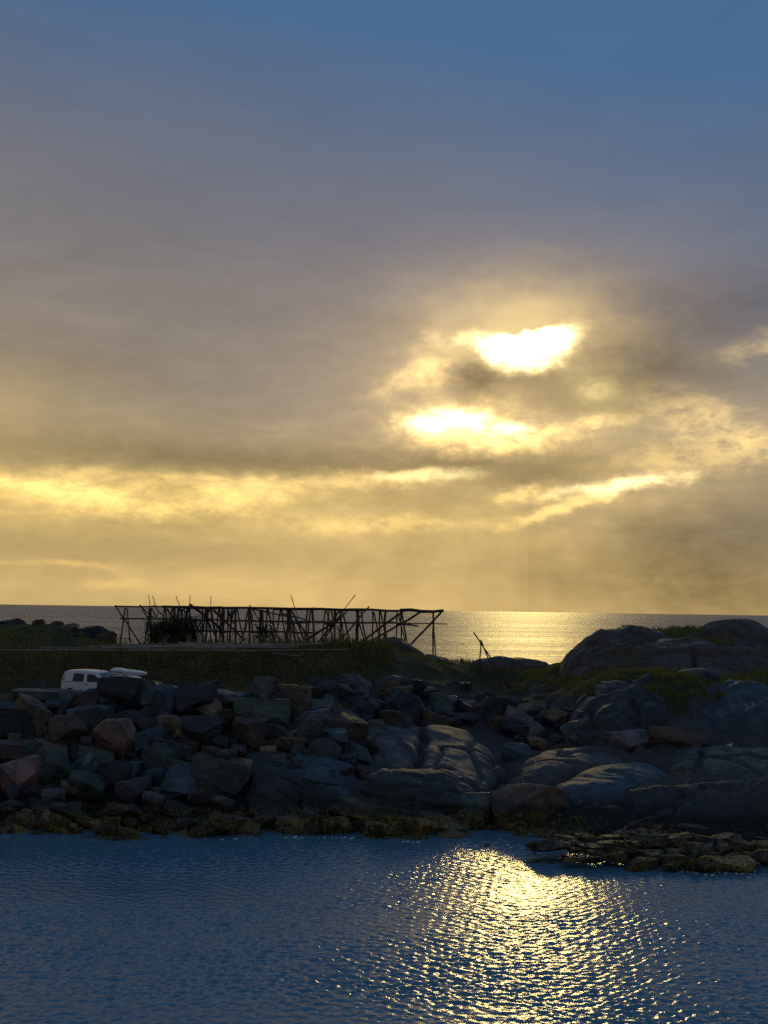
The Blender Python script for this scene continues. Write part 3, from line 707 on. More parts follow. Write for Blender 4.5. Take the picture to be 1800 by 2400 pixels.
def tps_eval(A, W, X, Y):
    r_ = W[-3] + W[-2] * X + W[-1] * Y
    for k in range(len(A)):
        d2 = (X - A[k, 0]) ** 2 + (Y - A[k, 1]) ** 2; r_ = r_ + W[k] * 0.5 * d2 * np.log(d2 + 1e-12)
    return r_
def seg_dist(X, Y, P):
    """distance to a polyline and the arc position"""
    best = np.full(X.shape, 1e9)
    for (x0, y0), (x1, y1) in zip(P[:-1], P[1:]):
        dx_, dy_ = x1 - x0, y1 - y0; L2 = dx_ * dx_ + dy_ * dy_ + 1e-9
        tt = np.clip(((X - x0) * dx_ + (Y - y0) * dy_) / L2, 0, 1); best = np.minimum(best, np.hypot(X - x0 - tt * dx_, Y - y0 - tt * dy_))
    return best
def sheet(label, outline, inner, tint, seed, cracks=(), step=0.16, skirt=2.2, bulge=0.35, strata=0.05, lump=0.12, tilt=(0.3, 0.1), cat='rock outcrop', name='rock_outcrop'):
    """broad ice-worn bedrock surface: drawn over its ground outline, rounded off at the rim, cut by joints"""
    A = np.array([tuple(at(*q)) for q in list(outline) + list(inner)]); Wt = tps_fit(A)
    O = [(a[0], a[1]) for a in A[:len(outline)]]
    xs = np.arange(min(p[0] for p in O) - step, max(p[0] for p in O) + step, step); ys = np.arange(min(p[1] for p in O) - step, max(p[1] for p in O) + step, step)
    X, Y = np.meshgrid(xs, ys); ins = np.zeros(X.shape, bool); j = len(O) - 1
    wob = np.c_[X.ravel() * 0.55, Y.ravel() * 0.55, np.full(X.size, seed * 3.1)]
    Xw = X + 0.45 * fbm(wob, 3, seed).reshape(X.shape); Yw = Y + 0.45 * fbm(wob + 9.7, 3, seed + 1).reshape(X.shape)
    for i in range(len(O)):
        (xi, yi), (xj, yj) = O[i], O[j]
        c_ = ((yi > Yw) != (yj > Yw)) & (Xw < (xj - xi) * (Yw - yi) / (yj - yi + 1e-12) + xi); ins ^= c_; j = i
    de = seg_dist(Xw, Yw, O + [O[0]])
    Z = tps_eval(A, Wt, X, Y)
    p3 = np.c_[X.ravel(), Y.ravel(), np.full(X.size, seed * 1.7)]
    Z += lump * 1.6 * fbm(p3 * 0.28, 3, seed + 2).reshape(X.shape) + lump * 0.45 * fbm(p3 * 1.1, 4, seed + 3).reshape(X.shape)
    Z += bulge * (1 - np.exp(-de / 1.2))
    # sheeting: the surface peels in thin layers along one dip
    lay = (Z + X * tilt[0] + Y * tilt[1] + 0.5 * fbm(p3 * 0.3, 3, seed + 4).reshape(X.shape)) / 0.42; fr = lay - np.floor(lay)
    msk = np.clip(fbm(p3 * 0.22, 2, seed + 6).reshape(X.shape) * 1.6 + 0.4, 0, 1)
    Z += (0.06 + strata) * (np.clip((fr - 0.7) / 0.3, 0, 1) - fr) * msk
    # joints
    for cr in cracks:
        wd, dp, pl = cr[0], cr[1], cr[2:]
        P = []
        for px, py in pl:
            d = ray(px, py); yy = ys[0]; q = None
            while yy < ys[-1]:
                t_ = yy / d.y
                if H + d.z * t_ <= tps_eval(A, Wt, d.x * t_, yy) + bulge * 0.8: q = (d.x * t_, yy); break
                yy += 0.1
            if q: P.append(q)
        if len(P) > 1:
            dc = seg_dist(X + 0.25 * fbm(p3 * 0.9, 3, seed + 7).reshape(X.shape), Y, P); Z -= dp * np.exp(-(dc / wd) ** 2) + dp * 0.12 * np.exp(-(dc / (wd * 3.0)) ** 2)
    vor = fbm(p3 * np.array([0.42, 0.2, 1.0]), 3, seed + 12).reshape(X.shape); Z -= 0.14 * np.exp(-(vor / 0.035) ** 2) * msk
    for ang_, sp_, dp_ in ((0.5, 2.6, 0.26), (1.9, 3.4, 0.34)):                # two families of joints
        s_ = (X * math.cos(ang_) + Y * math.sin(ang_)) / sp_ + 0.5 * fbm(p3 * 0.25 + ang_, 3, seed + 20).reshape(X.shape)
        f_ = np.abs(s_ - np.floor(s_) - 0.5) * sp_; mk = np.clip(fbm(p3 * 0.3 + 5 * ang_, 2, seed + 22).reshape(X.shape) * 3, 0, 1)
        Z -= dp_ * np.exp(-(f_ / 0.09) ** 2) * mk; Z += 0.10 * np.sign(s_ - np.floor(s_) - 0.5) * np.exp(-f_ / 0.6) * mk
    Z -= skirt * np.exp(-de / 0.30) + 0.5 * np.exp(-de / 0.9)
    idx = -np.ones(X.shape, int); use = ins.copy()
    idx[use] = np.arange(use.sum()); q4 = np.stack([idx[:-1, :-1], idx[:-1, 1:], idx[1:, 1:], idx[1:, :-1]], -1).reshape(-1, 4); q4 = q4[(q4 >= 0).all(1)]
    o = obj(name, fast_mesh(name, np.c_[X[use], Y[use], Z[use]], q4), M['bedrock']); o.color = (*TINT[tint], 1)
    tag(o, label, cat, 'bedrock of the shore'); remember(o); return o
sheet('big smooth pale bedrock slab with a dark cleft in the middle of the shore',
      [(790, 1690, 75), (880, 1690, 76), (960, 1692, 77), (1040, 1698, 77.5), (1110, 1712, 77), (1160, 1745, 74.5), (1194, 1790, 70.5), (1198, 1828, 67), (1150, 1866, 64), (1060, 1862, 63.5), (980, 1846, 64), (905, 1820, 65.3), (858, 1792, 67), (826, 1752, 70), (785, 1715, 73)],
      [(1000, 1760, 70.5), (1100, 1780, 70)], 'slab', 3, [(0.30, 0.9, (985, 1698), (992, 1735), (985, 1770), (976, 1800)), (0.14, 0.3, (905, 1800), (960, 1790), (1010, 1796), (1065, 1802)), (0.10, 0.3, (1040, 1750), (1022, 1790), (1030, 1850)), (0.16, 0.35, (1110, 1722), (1098, 1760), (1125, 1800), (1130, 1850)), (0.2, 0.4, (1150, 1760), (1170, 1800), (1165, 1850))], bulge=0.5)
sheet('large smooth bluish whaleback slab right of the big tan boulder',
      [(1285, 1842, 65), (1330, 1806, 67.5), (1400, 1785, 69), (1480, 1779, 70), (1560, 1796, 69.5), (1612, 1832, 67.5), (1645, 1875, 65), (1600, 1915, 61.5), (1500, 1905, 60.8), (1400, 1910, 60), (1300, 1895, 61), (1250, 1872, 62.5)],
      [(1420, 1836, 63.6), (1520, 1836, 64.2), (1340, 1850, 63.2)], 'blue', 14, [(0.12, 0.3, (1430, 1800), (1500, 1830), (1580, 1850)), (0.1, 0.25, (1300, 1850), (1400, 1870), (1500, 1862))], bulge=0.5, lump=0.12)
sheet('smooth grey slab behind the bluish whaleback slab',
      [(1188, 1795, 71), (1250, 1764, 74), (1340, 1752, 75.5), (1440, 1753, 75.5), (1535, 1762, 75), (1570, 1802, 70.5), (1450, 1806, 69.2), (1330, 1826, 67), (1240, 1850, 66), (1188, 1835, 67.5)],
      [(1380, 1785, 70.5)], 'slab', 15, [(0.12, 0.3, (1440, 1756), (1470, 1780), (1520, 1795)), (0.12, 0.3, (1230, 1790), (1300, 1785), (1400, 1795))], bulge=0.4)
sheet('jointed greenish bedrock shelf under the white gull at the right edge',
      [(1535, 1768, 74), (1620, 1754, 73), (1700, 1746, 72), (1800, 1753, 72), (1910, 1760, 72), (1930, 1885, 61), (1800, 1876, 61.3), (1700, 1868, 61.8), (1620, 1856, 63.3), (1560, 1824, 66)],
      [(1720, 1790, 66.8), (1600, 1795, 68)], 'green', 18, [(0.18, 0.6, (1645, 1752), (1640, 1800), (1652, 1860)), (0.14, 0.4, (1680, 1778), (1740, 1794), (1795, 1822)), (0.12, 0.4, (1560, 1785), (1610, 1800), (1645, 1800))], bulge=0.5, strata=0.05)
sheet('whole bare rock headland with two skyline domes at the right edge',
      [(1285, 1600, 101), (1330, 1575, 106), (1400, 1530, 108), (1550, 1520, 109), (1750, 1505, 110), (1960, 1530, 109), (1960, 1600, 87), (1800, 1602, 87.5), (1650, 1594, 87.8), (1500, 1578, 88.8), (1400, 1584, 90), (1310, 1598, 93)],
      [(1305, 1560, 98), (1345, 1530, 97.5), (1372, 1500, 98), (1402, 1479, 98.5), (1450, 1467, 99), (1500, 1469, 99), (1540, 1488, 98), (1590, 1492, 99), (1640, 1478, 99.5), (1680, 1461, 100), (1725, 1452, 100.5), (1780, 1463, 100.5), (1850, 1482, 100.5),
       (1420, 1512, 94), (1500, 1512, 94), (1600, 1512, 95.5), (1650, 1522, 94), (1720, 1520, 94.5), (1800, 1530, 95), (1900, 1530, 95), (1400, 1552, 91.5), (1500, 1548, 91), (1600, 1560, 90.3), (1700, 1566, 90.2), (1800, 1576, 90), (1900, 1580, 90)],
      'brown', 27, [(0.35, 0.7, (1385, 1500), (1440, 1506), (1500, 1498), (1545, 1486)), (0.25, 0.5, (1480, 1470), (1510, 1482), (1530, 1492)), (0.4, 0.8, (1590, 1532), (1650, 1535), (1720, 1532), (1790, 1540)), (0.2, 0.5, (1626, 1530), (1624, 1552), (1622, 1570)), (0.35, 0.6, (1640, 1490), (1700, 1480), (1760, 1490), (1800, 1510)), (0.3, 0.6, (1380, 1540), (1440, 1530), (1520, 1532), (1580, 1530))], step=0.2, bulge=0.1, strata=0.24, lump=0.30, skirt=3.0)
sheet('bluish shelving rock face at the right edge below the headland',
      [(1575, 1604, 84), (1680, 1602, 85), (1800, 1606, 85), (1940, 1612, 85), (1940, 1735, 73), (1780, 1730, 73.3), (1650, 1720, 74.3), (1565, 1706, 76.3)],
      [(1700, 1660, 79)], 'blue', 25, [(0.15, 0.4, (1620, 1620), (1700, 1640), (1800, 1650)), (0.15, 0.4, (1600, 1660), (1700, 1680), (1800, 1700)), (0.15, 0.4, (1680, 1610), (1670, 1660), (1690, 1710))], bulge=1.1, strata=0.30, lump=0.30, tilt=(0.35, -0.1))

sheet('dark broken rock face under the grassy mound on the right',
      [(1325, 1650, 85), (1400, 1622, 84.5), (1480, 1612, 84), (1585, 1614, 84), (1590, 1722, 75.5), (1500, 1740, 73.5), (1420, 1742, 73), (1335, 1722, 76)],
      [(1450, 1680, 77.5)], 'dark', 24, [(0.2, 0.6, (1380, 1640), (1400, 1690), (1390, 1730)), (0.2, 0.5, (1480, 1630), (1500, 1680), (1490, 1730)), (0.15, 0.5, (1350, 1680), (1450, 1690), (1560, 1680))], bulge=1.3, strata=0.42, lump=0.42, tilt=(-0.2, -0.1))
# weed-black skerry of low stones in the lower right
sk_ = empty('weedy_skerry', (19, 54, 0)); tag(sk_, 'low black skerry of weed covered stones at the water in the lower right', 'skerry')
rnd = random.Random(41); tk = []
for k in range(900):
    if len(tk) > 74: break
    px = rnd.uniform(1290, 1800); py = rnd.uniform(1962, 2036)
    if py > 2004 + 26 * math.sin(max(0, min(1, (px - 1290) / 300)) * 1.57) or (px < 1500 and py > 2012 and px < 1480): continue
    d = ray(px, py); t_ = -(H - 0.25 - (2036 - py) * 0.008) / d.z; p = Vector((d.x * t_, d.y * t_, 0.25 + (2036 - py) * 0.008))
    s = rnd.uniform(34, 118)
    if any((p - q).length < 0.30 * (s + r2) / 44 for q, r2 in tk): continue
    tk.append((p, s))
    o = put_boulder(px, py, s, s * rnd.uniform(0.24, 0.42), rnd.choice(['dark', 'dark', 'dark', 'dark', 'brown', 'ochre']), 'stone', pos=p, seed=7000 + k, lift=-0.12)
    o.parent = sk_; o.location = o.location - Vector((19, 54, 0))
# far heap of boulders behind the low rack
rnd = random.Random(11)
HEAP = [(30, 1478, 70, 36), (75, 1486, 60, 34), (88, 1466, 34, 22), (128, 1474, 46, 24), (158, 1478, 52, 26), (120, 1500, 80, 40), (200, 1494, 60, 34), (228, 1494, 56, 40), (246, 1512, 60, 40), (180, 1512, 80, 40), (60, 1510, 90, 44), (-10, 1492, 70, 44), (270, 1518, 60, 22), (10, 1520, 80, 40)]
heap = empty('boulder_heap', (-35, 116, 8)); tag(heap, 'far heap of mossy boulders against the sea at the left edge', 'rock heap')
for k, (px, py, wp, hp) in enumerate(HEAP):
    o = put_boulder(px, py, wp, hp * 1.2, rnd.choice(['dark', 'brown', 'green', 'grey']), 'stone', pos=at(px, py, 115 + rnd.uniform(-1.5, 1.5)), seed=900 + k)
    o.parent = heap; o.location = o.location - Vector((-35, 116, 8))

# ------------------------------------------------------------------ collision tree for things that stand on rock
bpy.context.view_layer.update()
def build_bvh():
    VV = []; FF = []; base_ = 0
    for o in [ground] + WORLD_TRIS:
        me = o.data; n = len(me.vertices); co = np.empty(n * 3, np.float32); me.vertices.foreach_get('co', co); co = co.reshape(-1, 3)
        mw = np.array(o.matrix_world); co = co @ mw[:3, :3].T + mw[:3, 3]
        VV.append(co); me.calc_loop_triangles(); tri = np.empty(len(me.loop_triangles) * 3, np.int32); me.loop_triangles.foreach_get('vertices', tri)
        FF.append(tri.reshape(-1, 3) + base_); base_ += n
    return BVHTree.FromPolygons(np.concatenate(VV).tolist(), np.concatenate(FF).tolist(), all_triangles=True)
BVH = build_bvh()
def drop(x, y):
    r_ = BVH.ray_cast(Vector((x, y, 40)), Vector((0, 0, -1))); return r_[0], r_[1]
def see(px, py):
    r_ = BVH.ray_cast(Vector((0, 0, H)), ray(px, py)); return r_[0], r_[1]

# ------------------------------------------------------------------ poles
def pole_mesh(a, b, ra, rb, origin, seed, n=7, segs=4, wob=0.5):
    rnd = random.Random(seed); a = Vector(a); b = Vector(b); d = (b - a); L = d.length; d.normalize()
    s = d.orthogonal().normalized(); t = d.cross(s); V = []; Fc = []
    for i in range(segs + 1):
        f = i / segs; c = a.lerp(b, f) - origin; r_ = ra + (rb - ra) * f
        if 0 < i < segs: c = c + s * rnd.uniform(-1, 1) * ra * wob + t * rnd.uniform(-1, 1) * ra * wob
        for k in range(n):
            an = 2 * math.pi * k / n; V.append(c + (s * math.cos(an) + t * math.sin(an)) * r_ * rnd.uniform(0.88, 1.1))
    for i in range(segs):
        for k in range(n): Fc.append((i * n + k, i * n + (k + 1) % n, (i + 1) * n + (k + 1) % n, (i + 1) * n + k))
    Fc.append(tuple(range(n))[::-1]); Fc.append(tuple(range(segs * n, segs * n + n)))
    return mesh_from('pole', V, Fc)
def pole(name, a, b, tpx, root, mat, seed, taper=0.8):
    """a round timber between two world points, tpx thick as seen in the photo"""
    D = 0.5 * (a[1] + b[1]); r_ = 0.5 * tpx * D / F
    return obj(name, pole_mesh(a, b, r_, r_ * taper, Vector(root.location), seed), mat, root)

rack = empty('long_drying_rack', tuple(at(650, 1525, 110)))
tag(rack, 'long weathered timber fish drying rack standing on the skyline against the sea', 'drying rack')
RK = []
def rg(x0, y0, s, L):
    for q in L:
        X1, Y1, X2, Y2 = q[:4]; RK.append((x0 + X1 / s, y0 + Y1 / s, x0 + X2 / s, y0 + Y2 / s, q[4] if len(q) > 4 else 3.0, q[5] if len(q) > 5 else 'post'))
_r = random.Random(77)
for _x in list(range(500, 2350, 88)):                       # plain trestles filling the run
    if _r.random() < 0.22:
        _x2 = 250 + (_x + _r.uniform(-25, 25)) / 5.53; _y = 1424 + (_x2 - 270) * 0.0115
        RK.append((_x2, _y, _x2 - _r.uniform(8, 18), 1507, 3.0, 'post')); RK.append((_x2 + 2, _y, _x2 + _r.uniform(8, 18), 1507, 3.0, 'post'))
rg(250, 1390, 5.53, [(240, 195, 165, 690), (265, 195, 312, 690), (110, 160, 440, 660, 3, 'brace'), (555, 195, 488, 690), (572, 195, 576, 690, 4), (430, 150, 535, 320, 3, 'brace'),
    (475, 205, 620, 335, 2.6, 'brace'), (590, 200, 650, 335, 3, 'brace'), (660, 255, 640, 330, 2, 'brace'), (605, 155, 745, 320, 2.6, 'brace'),
    (545, 22, 562, 190, 1.5, 'stick'), (595, 35, 642, 200, 1.5, 'stick'), (897, 38, 972, 235, 1.5, 'stick'), (1084, 30, 1070, 185, 1.5, 'stick'), (1350, 35, 1350, 200, 1.4, 'stick'),
    (750, 195, 700, 690), (765, 195, 800, 690), (785, 205, 1040, 560, 4.4, 'brace'), (885, 190, 870, 690, 4.6), (925, 190, 918, 690, 4),
    (985, 205, 935, 560), (1000, 205, 1055, 345, 3, 'brace'), (1045, 200, 980, 580), (1062, 205, 1185, 660, 3.4), (1075, 145, 1545, 515, 5.0, 'brace'), (1075, 205, 1045, 575, 4),
    (1085, 360, 1110, 570), (1125, 370, 1255, 590, 2.6, 'brace'), (1242, 200, 1240, 590), (1302, 210, 1278, 600, 4.6), (1332, 210, 1300, 345), (1350, 210, 1432, 630, 5), (1380, 220, 1495, 325, 4, 'brace'),
    (1232, 345, 1120, 565, 2.6, 'brace'), (1500, 210, 1455, 520), (1520, 210, 1500, 600, 4), (1575, 205, 1560, 610), (1625, 210, 1590, 600), (1580, 230, 1650, 400), (1330, 385, 1440, 600, 3)])
rg(500, 1390, 5.53, [(112, 215, 142, 610, 3), (127, 205, 80, 610, 3), (185, 200, 186, 385, 3), (195, 215, 222, 335, 2.6), (242, 210, 213, 610, 4), (290, 205, 285, 620, 4.4), (275, 210, 245, 335, 2.8),
    (310, 210, 402, 600, 3.2), (462, 200, 465, 650, 5), (480, 210, 522, 375, 3), (468, 158, 592, 345, 2.6, 'brace'), (612, 220, 598, 610, 5), (638, 220, 642, 610, 4), (690, 220, 690, 610, 2.6),
    (700, 230, 872, 630, 3), (775, 220, 790, 610, 3), (442, 380, 378, 600, 2.4, 'brace'), (968, 210, 958, 660, 7), (1000, 205, 998, 660, 4), (500, 205, 952, 302, 2.8, 'brace'), (868, 262, 1215, 352, 3, 'brace'),
    (1015, 230, 1180, 505, 3.2, 'brace'), (990, 280, 1132, 610, 3), (1040, 260, 1168, 600, 4, 'brace'), (1005, 30, 1095, 310, 1.6, 'stick'), (1222, 220, 1188, 570, 3.4), (1255, 235, 1218, 610, 3.4),
    (1282, 215, 1302, 640, 5), (1303, 178, 1296, 220, 2, 'stick'), (1000, 385, 1072, 630, 2.6), (1110, 390, 1245, 610, 3, 'brace'), (1450, 230, 1395, 650, 2.8), (1465, 230, 1522, 385, 3), (1502, 230, 1440, 660, 3),
    (1525, 230, 1562, 365, 3), (1582, 230, 1575, 680, 4), (1642, 222, 1480, 430, 3, 'brace'), (1640, 300, 1345, 660, 3.4, 'brace'), (1610, 350, 1400, 640, 3, 'brace'), (1560, 388, 1150, 625, 3.4, 'brace'), (1545, 400, 1200, 620, 2.6, 'brace'),
    (0, 212, 112, 335, 4, 'brace'), (150, 370, 412, 610, 4, 'brace'), (0, 375, 132, 520, 3.4, 'brace'), (1510, 420, 1560, 660, 2.8), (1480, 450, 1420, 660, 2.8), (695, 530, 770, 640, 2.2, 'brace')])
rg(780, 1390, 5.53, [(25, 230, 22, 680, 4), (100, 230, 102, 660, 4), (122, 240, 232, 640, 3.4), (185, 235, 5, 405, 3, 'brace'), (320, 230, 302, 680, 7), (470, 175, 128, 575, 3, 'brace'), (370, 240, 432, 620, 3.2),
    (342, 400, 422, 610, 3), (515, 240, 515, 600, 3), (530, 240, 612, 590, 3), (605, 240, 606, 580, 3), (620, 240, 692, 545, 3), (682, 240, 668, 640, 4.4), (682, 500, 702, 650, 3), (912, 238, 330, 655, 4.6, 'brace'), (1142, 240, 510, 615, 4.6, 'brace'),
    (830, 240, 830, 690, 2.8), (885, 240, 886, 710, 3), (850, 280, 968, 720, 2.8), (892, 250, 978, 730, 3.6), (1410, 242, 985, 695, 4.4, 'brace'), (1302, 245, 1298, 815, 3.6), (1306, 380, 1335, 815, 2.8),
    (295, 20, 145, 208, 1.6, 'stick'), (52, 420, 162, 650, 2.6, 'brace'), (302, 380, 62, 650, 2.8, 'brace'), (118, 390, 150, 640, 2.6), (60, 250, 15, 400, 2.6, 'brace')])
RAILS = [(268, 1421, 470, 1424, 2.4, 110), (380, 1422, 520, 1423, 4.0, 109.2), (430, 1424, 700, 1427, 4.2, 110), (640, 1427, 860, 1430, 4.4, 109.6), (800, 1429, 945, 1431.5, 4.2, 110), (937, 1430.5, 1040, 1431, 5.2, 109.4),
         (281, 1450, 430, 1451, 2.6, 110.6), (405, 1452, 600, 1455, 3.0, 110.2), (560, 1455, 760, 1457, 3.0, 110.6), (740, 1458, 930, 1460, 3.2, 110.2), (668, 1462, 740, 1458, 3.0, 109.2), (738, 1458, 772, 1462, 3, 109), (905, 1458, 980, 1467.5, 3.0, 109.2), (890, 1459, 1049, 1462.5, 1.8, 110.8),
         (425, 1478.5, 600, 1480, 3.0, 110.3), (580, 1481, 736, 1483, 3.2, 110.6)]
rnd = random.Random(3)
for k, (x1, y1, x2, y2, th, D) in enumerate(RAILS):
    pole('rail', at(x1, y1, D), at(x2, y2, D + rnd.uniform(-0.3, 0.3)), th * 1.5, rack, M['wood'], k, 0.85)
for k, (x1, y1, x2, y2, th, nm) in enumerate(RK):
    if nm == 'post':      # legs splay to front and back like trestles
        D1 = 110 + rnd.uniform(-0.25, 0.25); D2 = 110 + rnd.choice((-1.6, 1.6, -0.6, 0.8)) + rnd.uniform(-0.3, 0.3)
        if y2 > 1485: y2 += 6
    elif nm == 'stick': D1 = D2 = 110 + rnd.uniform(-0.8, 0.8)
    else: D1 = 110 + rnd.uniform(-0.8, 0.8); D2 = D1 + rnd.uniform(-1.2, 1.2)
    pole(nm, at(x1, y1, D1), at(x2, y2, D2), th * 1.22, rack, M['wood'], 50 + k, 0.9)

low = empty('low_drying_rack', tuple(at(420, 1580, 88)))
tag(low, 'low sagging drying rack with silvery poles laid along it behind the van', 'drying rack')
RAIL2 = [(-60, 1523, 330, 1525.5, 2.6, 87), (300, 1525, 600, 1526, 2.6, 87), (560, 1526, 821, 1522.5, 2.4, 87), (95, 1519, 270, 1521, 5.0, 88), (205, 1515.5, 460, 1513, 3.2, 88.6), (240, 1519, 520, 1514, 3.2, 88.2),
         (290, 1512.5, 590, 1510.5, 3.6, 89), (330, 1517, 640, 1513, 4.0, 88.4), (400, 1514, 690, 1512, 3.4, 88.8), (420, 1508.5, 660, 1511, 3.0, 89.4), (455, 1518, 700, 1516, 3.4, 88), (300, 1521, 560, 1520, 3.0, 88.1), (560, 1514, 760, 1508, 2.6, 89.2), (-60, 1526, 120, 1523, 3.0, 89.5), (640, 1531, 705, 1537, 2.4, 87.2)]
for k, (x1, y1, x2, y2, th, D) in enumerate(RAIL2):
    pole('laid_pole', at(x1, y1, D), at(x2, y2, D + rnd.uniform(-0.2, 0.2)), th * 1.6, low, M['pale_wood'], 300 + k, 0.8)
LEG2 = [(641, 1525, 656, 1600), (670, 1534, 727, 1577), (749, 1525, 726, 1577), (798, 1523, 803, 1576), (798, 1523, 782, 1570), (750, 1524, 752, 1577), (690, 1528, 690, 1580), (398, 1488, 445 - 65, 1514), (118, 1490, 126, 1521), (287, 1524, 283, 1530)]
for k in range(15):
    x = -40 + 46 * k + rnd.uniform(-8, 8)
    LEG2 += [(x, 1524, x + rnd.uniform(14, 30), 1592), (x + rnd.uniform(6, 20), 1524, x - rnd.uniform(6, 18), 1592)]
    if rnd.random() < 0.5: LEG2.append((x + 4, 1523, x + 2, 1590))
for k, (x1, y1, x2, y2) in enumerate(LEG2):
    D1 = 87.6 + rnd.uniform(-0.5, 1.0); D2 = D1 + rnd.uniform(-1.2, 1.2)
    pole('leg', at(x1, y1, D1), at(x2, y2, D2), rnd.uniform(2.6, 4.2), low, M['wood'], 500 + k, 0.9)

tri = empty('pole_tripod', tuple(at(1150, 1610, 93)))
tag(tri, 'ruined tripod of leaning poles standing alone on the shore against the sea', 'pole frame')
for k, (nm, x1, y1, D1, x2, y2, D2, th) in enumerate([('leaning_pole', 1110, 1482, 93, 1198, 1614, 92, 3.4), ('post', 1127, 1500, 92.9, 1125, 1580, 93.6, 3.6), ('leaning_pole', 1128.5, 1504, 93, 1179, 1620, 91.6, 3.4), ('leaning_pole', 1142, 1530, 92.6, 1196, 1616, 91.8, 2.8), ('fallen_pole', 1176, 1598, 91.5, 1242, 1617, 90.5, 3.0), ('fallen_pole', 1160, 1616, 90.5, 1290, 1621, 90.2, 2.0), ('stub', 1234, 1606, 90.6, 1237, 1617, 90.6, 3.0)]):
    pole(nm, at(x1, y1, D1), at(x2, y2, D2), th, tri, M['wood'], 700 + k, 0.85)
# ------------------------------------------------------------------ plants
def blade_mesh(name, P, h, wd, lean, az, face):
    """one tapered bent blade per point"""
    n = len(P); t = np.c_[np.cos(face), np.sin(face), np.zeros(n)] * (wd * 0.5)[:, None]
    l = np.c_[np.cos(az), np.sin(az), np.zeros(n)] * (lean * h)[:, None]
    upv = np.c_[np.zeros(n), np.zeros(n), h]
    b0 = P - t; b1 = P + t; m0 = P - t * 0.7 + upv * 0.55 + l * 0.30; m1 = P + t * 0.7 + upv * 0.55 + l * 0.30; tip = P + upv * (1 - 0.25 * lean[:, None]) + l
    V = np.stack([b0, b1, m1, m0, tip], 1).reshape(-1, 3); k = np.arange(n)[:, None] * 5
    T = np.concatenate([k + np.array([0, 1, 2]), k + np.array([0, 2, 3]), k + np.array([3, 2, 4])])
    return fast_mesh(name, V, T, False)
def scatter(n, x0, x1, y0, y1, ok, hmin, hmax, wid, seed, maxlean=0.7):
    r_ = np.random.default_rng(seed); P = []
    X = r_.uniform(x0, x1, n); Y = r_.uniform(y0, y1, n)
    dens = fbm(np.c_[X * 0.5, Y * 0.5, np.zeros(n)], 3, seed)
    for x, y, d in zip(X, Y, dens):
        p, nn = drop(x, y)
        if p is None or not ok(p, nn, d) or (p.z > height(x, y) + 0.2 and not (seed == 3 and d > 0.1 and nn.z > 0.8 and ((27 < x < 33 and y > 95) or (20 < x < 27 and 88 < y < 93)))): continue
        P.append((p.x, p.y, p.z - 0.04, d))
    P = np.array(P); m_ = len(P); hh = r_.uniform(hmin, hmax, m_) * (1 + 0.45 * P[:, 3])
    return P[:, :3], hh, r_.uniform(0.6, 1.3, m_) * wid, r_.uniform(0.1, maxlean, m_), r_.uniform(0, 6.28, m_), r_.uniform(0, 6.28, m_)
A = scatter(26000, -46, 1, 74, 104, lambda p, n, d: n.z > 0.6 and p.z > 5.2 and d > -0.55, 0.45, 1.4, 0.085, 1)
A = (A[0], A[1] * np.clip(0.30 + (A[0][:, 1] - 85) / 14, 0.30, 1.0), *A[2:])
tag(obj('undergrowth', blade_mesh('undergrowth', *A), M['brush']), 'rough olive brown undergrowth filling the slope behind the van', 'undergrowth', kind='stuff')
A = scatter(16000, -45, 12, 99, 112, lambda p, n, d: n.z > 0.55 and p.z > 6.5 and d > -0.3, 0.25, 0.6, 0.06, 2)
tag(obj('rack_grass', blade_mesh('rack_grass', *A), M['grass']), 'rough grass on the ridge under the long drying rack', 'grass', kind='stuff')
A = scatter(60000, 13, 42, 74, 104, lambda p, n, d: n.z > 0.6 and p.z > 6.0 and d > -0.5, 0.16, 0.46, 0.06, 3)
tag(obj('headland_grass', blade_mesh('headland_grass', *A), M['grass']), 'green grass covering the mound and hollows of the right headland', 'grass', kind='stuff')
A = scatter(9000, 6, 20, 84, 104, lambda p, n, d: n.z > 0.7 and p.z > 4.2 and d > 0.0, 0.12, 0.4, 0.05, 4)
tag(obj('saddle_grass', blade_mesh('saddle_grass', *A), M['brush']), 'dry brown grass in the hollow around the leaning poles', 'grass', kind='stuff')

def twigs(root_pts, rnd, hgt, spread, r0, levels=2):
    """branching stems as thin three-sided tubes; returns verts, faces, tips"""
    V = []; Fc = []; tips = []
    def seg(a, b, ra, rb):
        d = (b - a).normalized(); s = d.orthogonal().normalized(); t = d.cross(s); k = len(V)
        for c, r_ in ((a, ra), (b, rb)):
            for q in range(3):
                an = q * 2.094; V.append(c + (s * math.cos(an) + t * math.sin(an)) * r_)
        for q in range(3): Fc.append((k + q, k + (q + 1) % 3, k + 3 + (q + 1) % 3, k + 3 + q))
    def grow(a, d, L, r_, lv):
        p = a
        for i in range(3):
            d = (d + Vector((rnd.gauss(0, 0.18), rnd.gauss(0, 0.18), rnd.gauss(0.05, 0.1)))).normalized(); q = p + d * (L / 3)
            seg(p, q, r_ * (1 - i * 0.25), r_ * (0.75 - i * 0.25) + 0.002); p = q; tips.append(p.copy())
            if lv > 0 and (i > 0 or rnd.random() < 0.5):
                grow(p, (d + Vector((rnd.gauss(0, 0.6), rnd.gauss(0, 0.6), rnd.gauss(0.1, 0.3)))).normalized(), L * rnd.uniform(0.45, 0.7), r_ * 0.55, lv - 1)
    for p in root_pts:
        grow(Vector(p), Vector((rnd.gauss(0, spread), rnd.gauss(0, spread), 1)).normalized(), hgt * rnd.uniform(0.5, 0.9), r0, levels)
    return V, Fc, tips
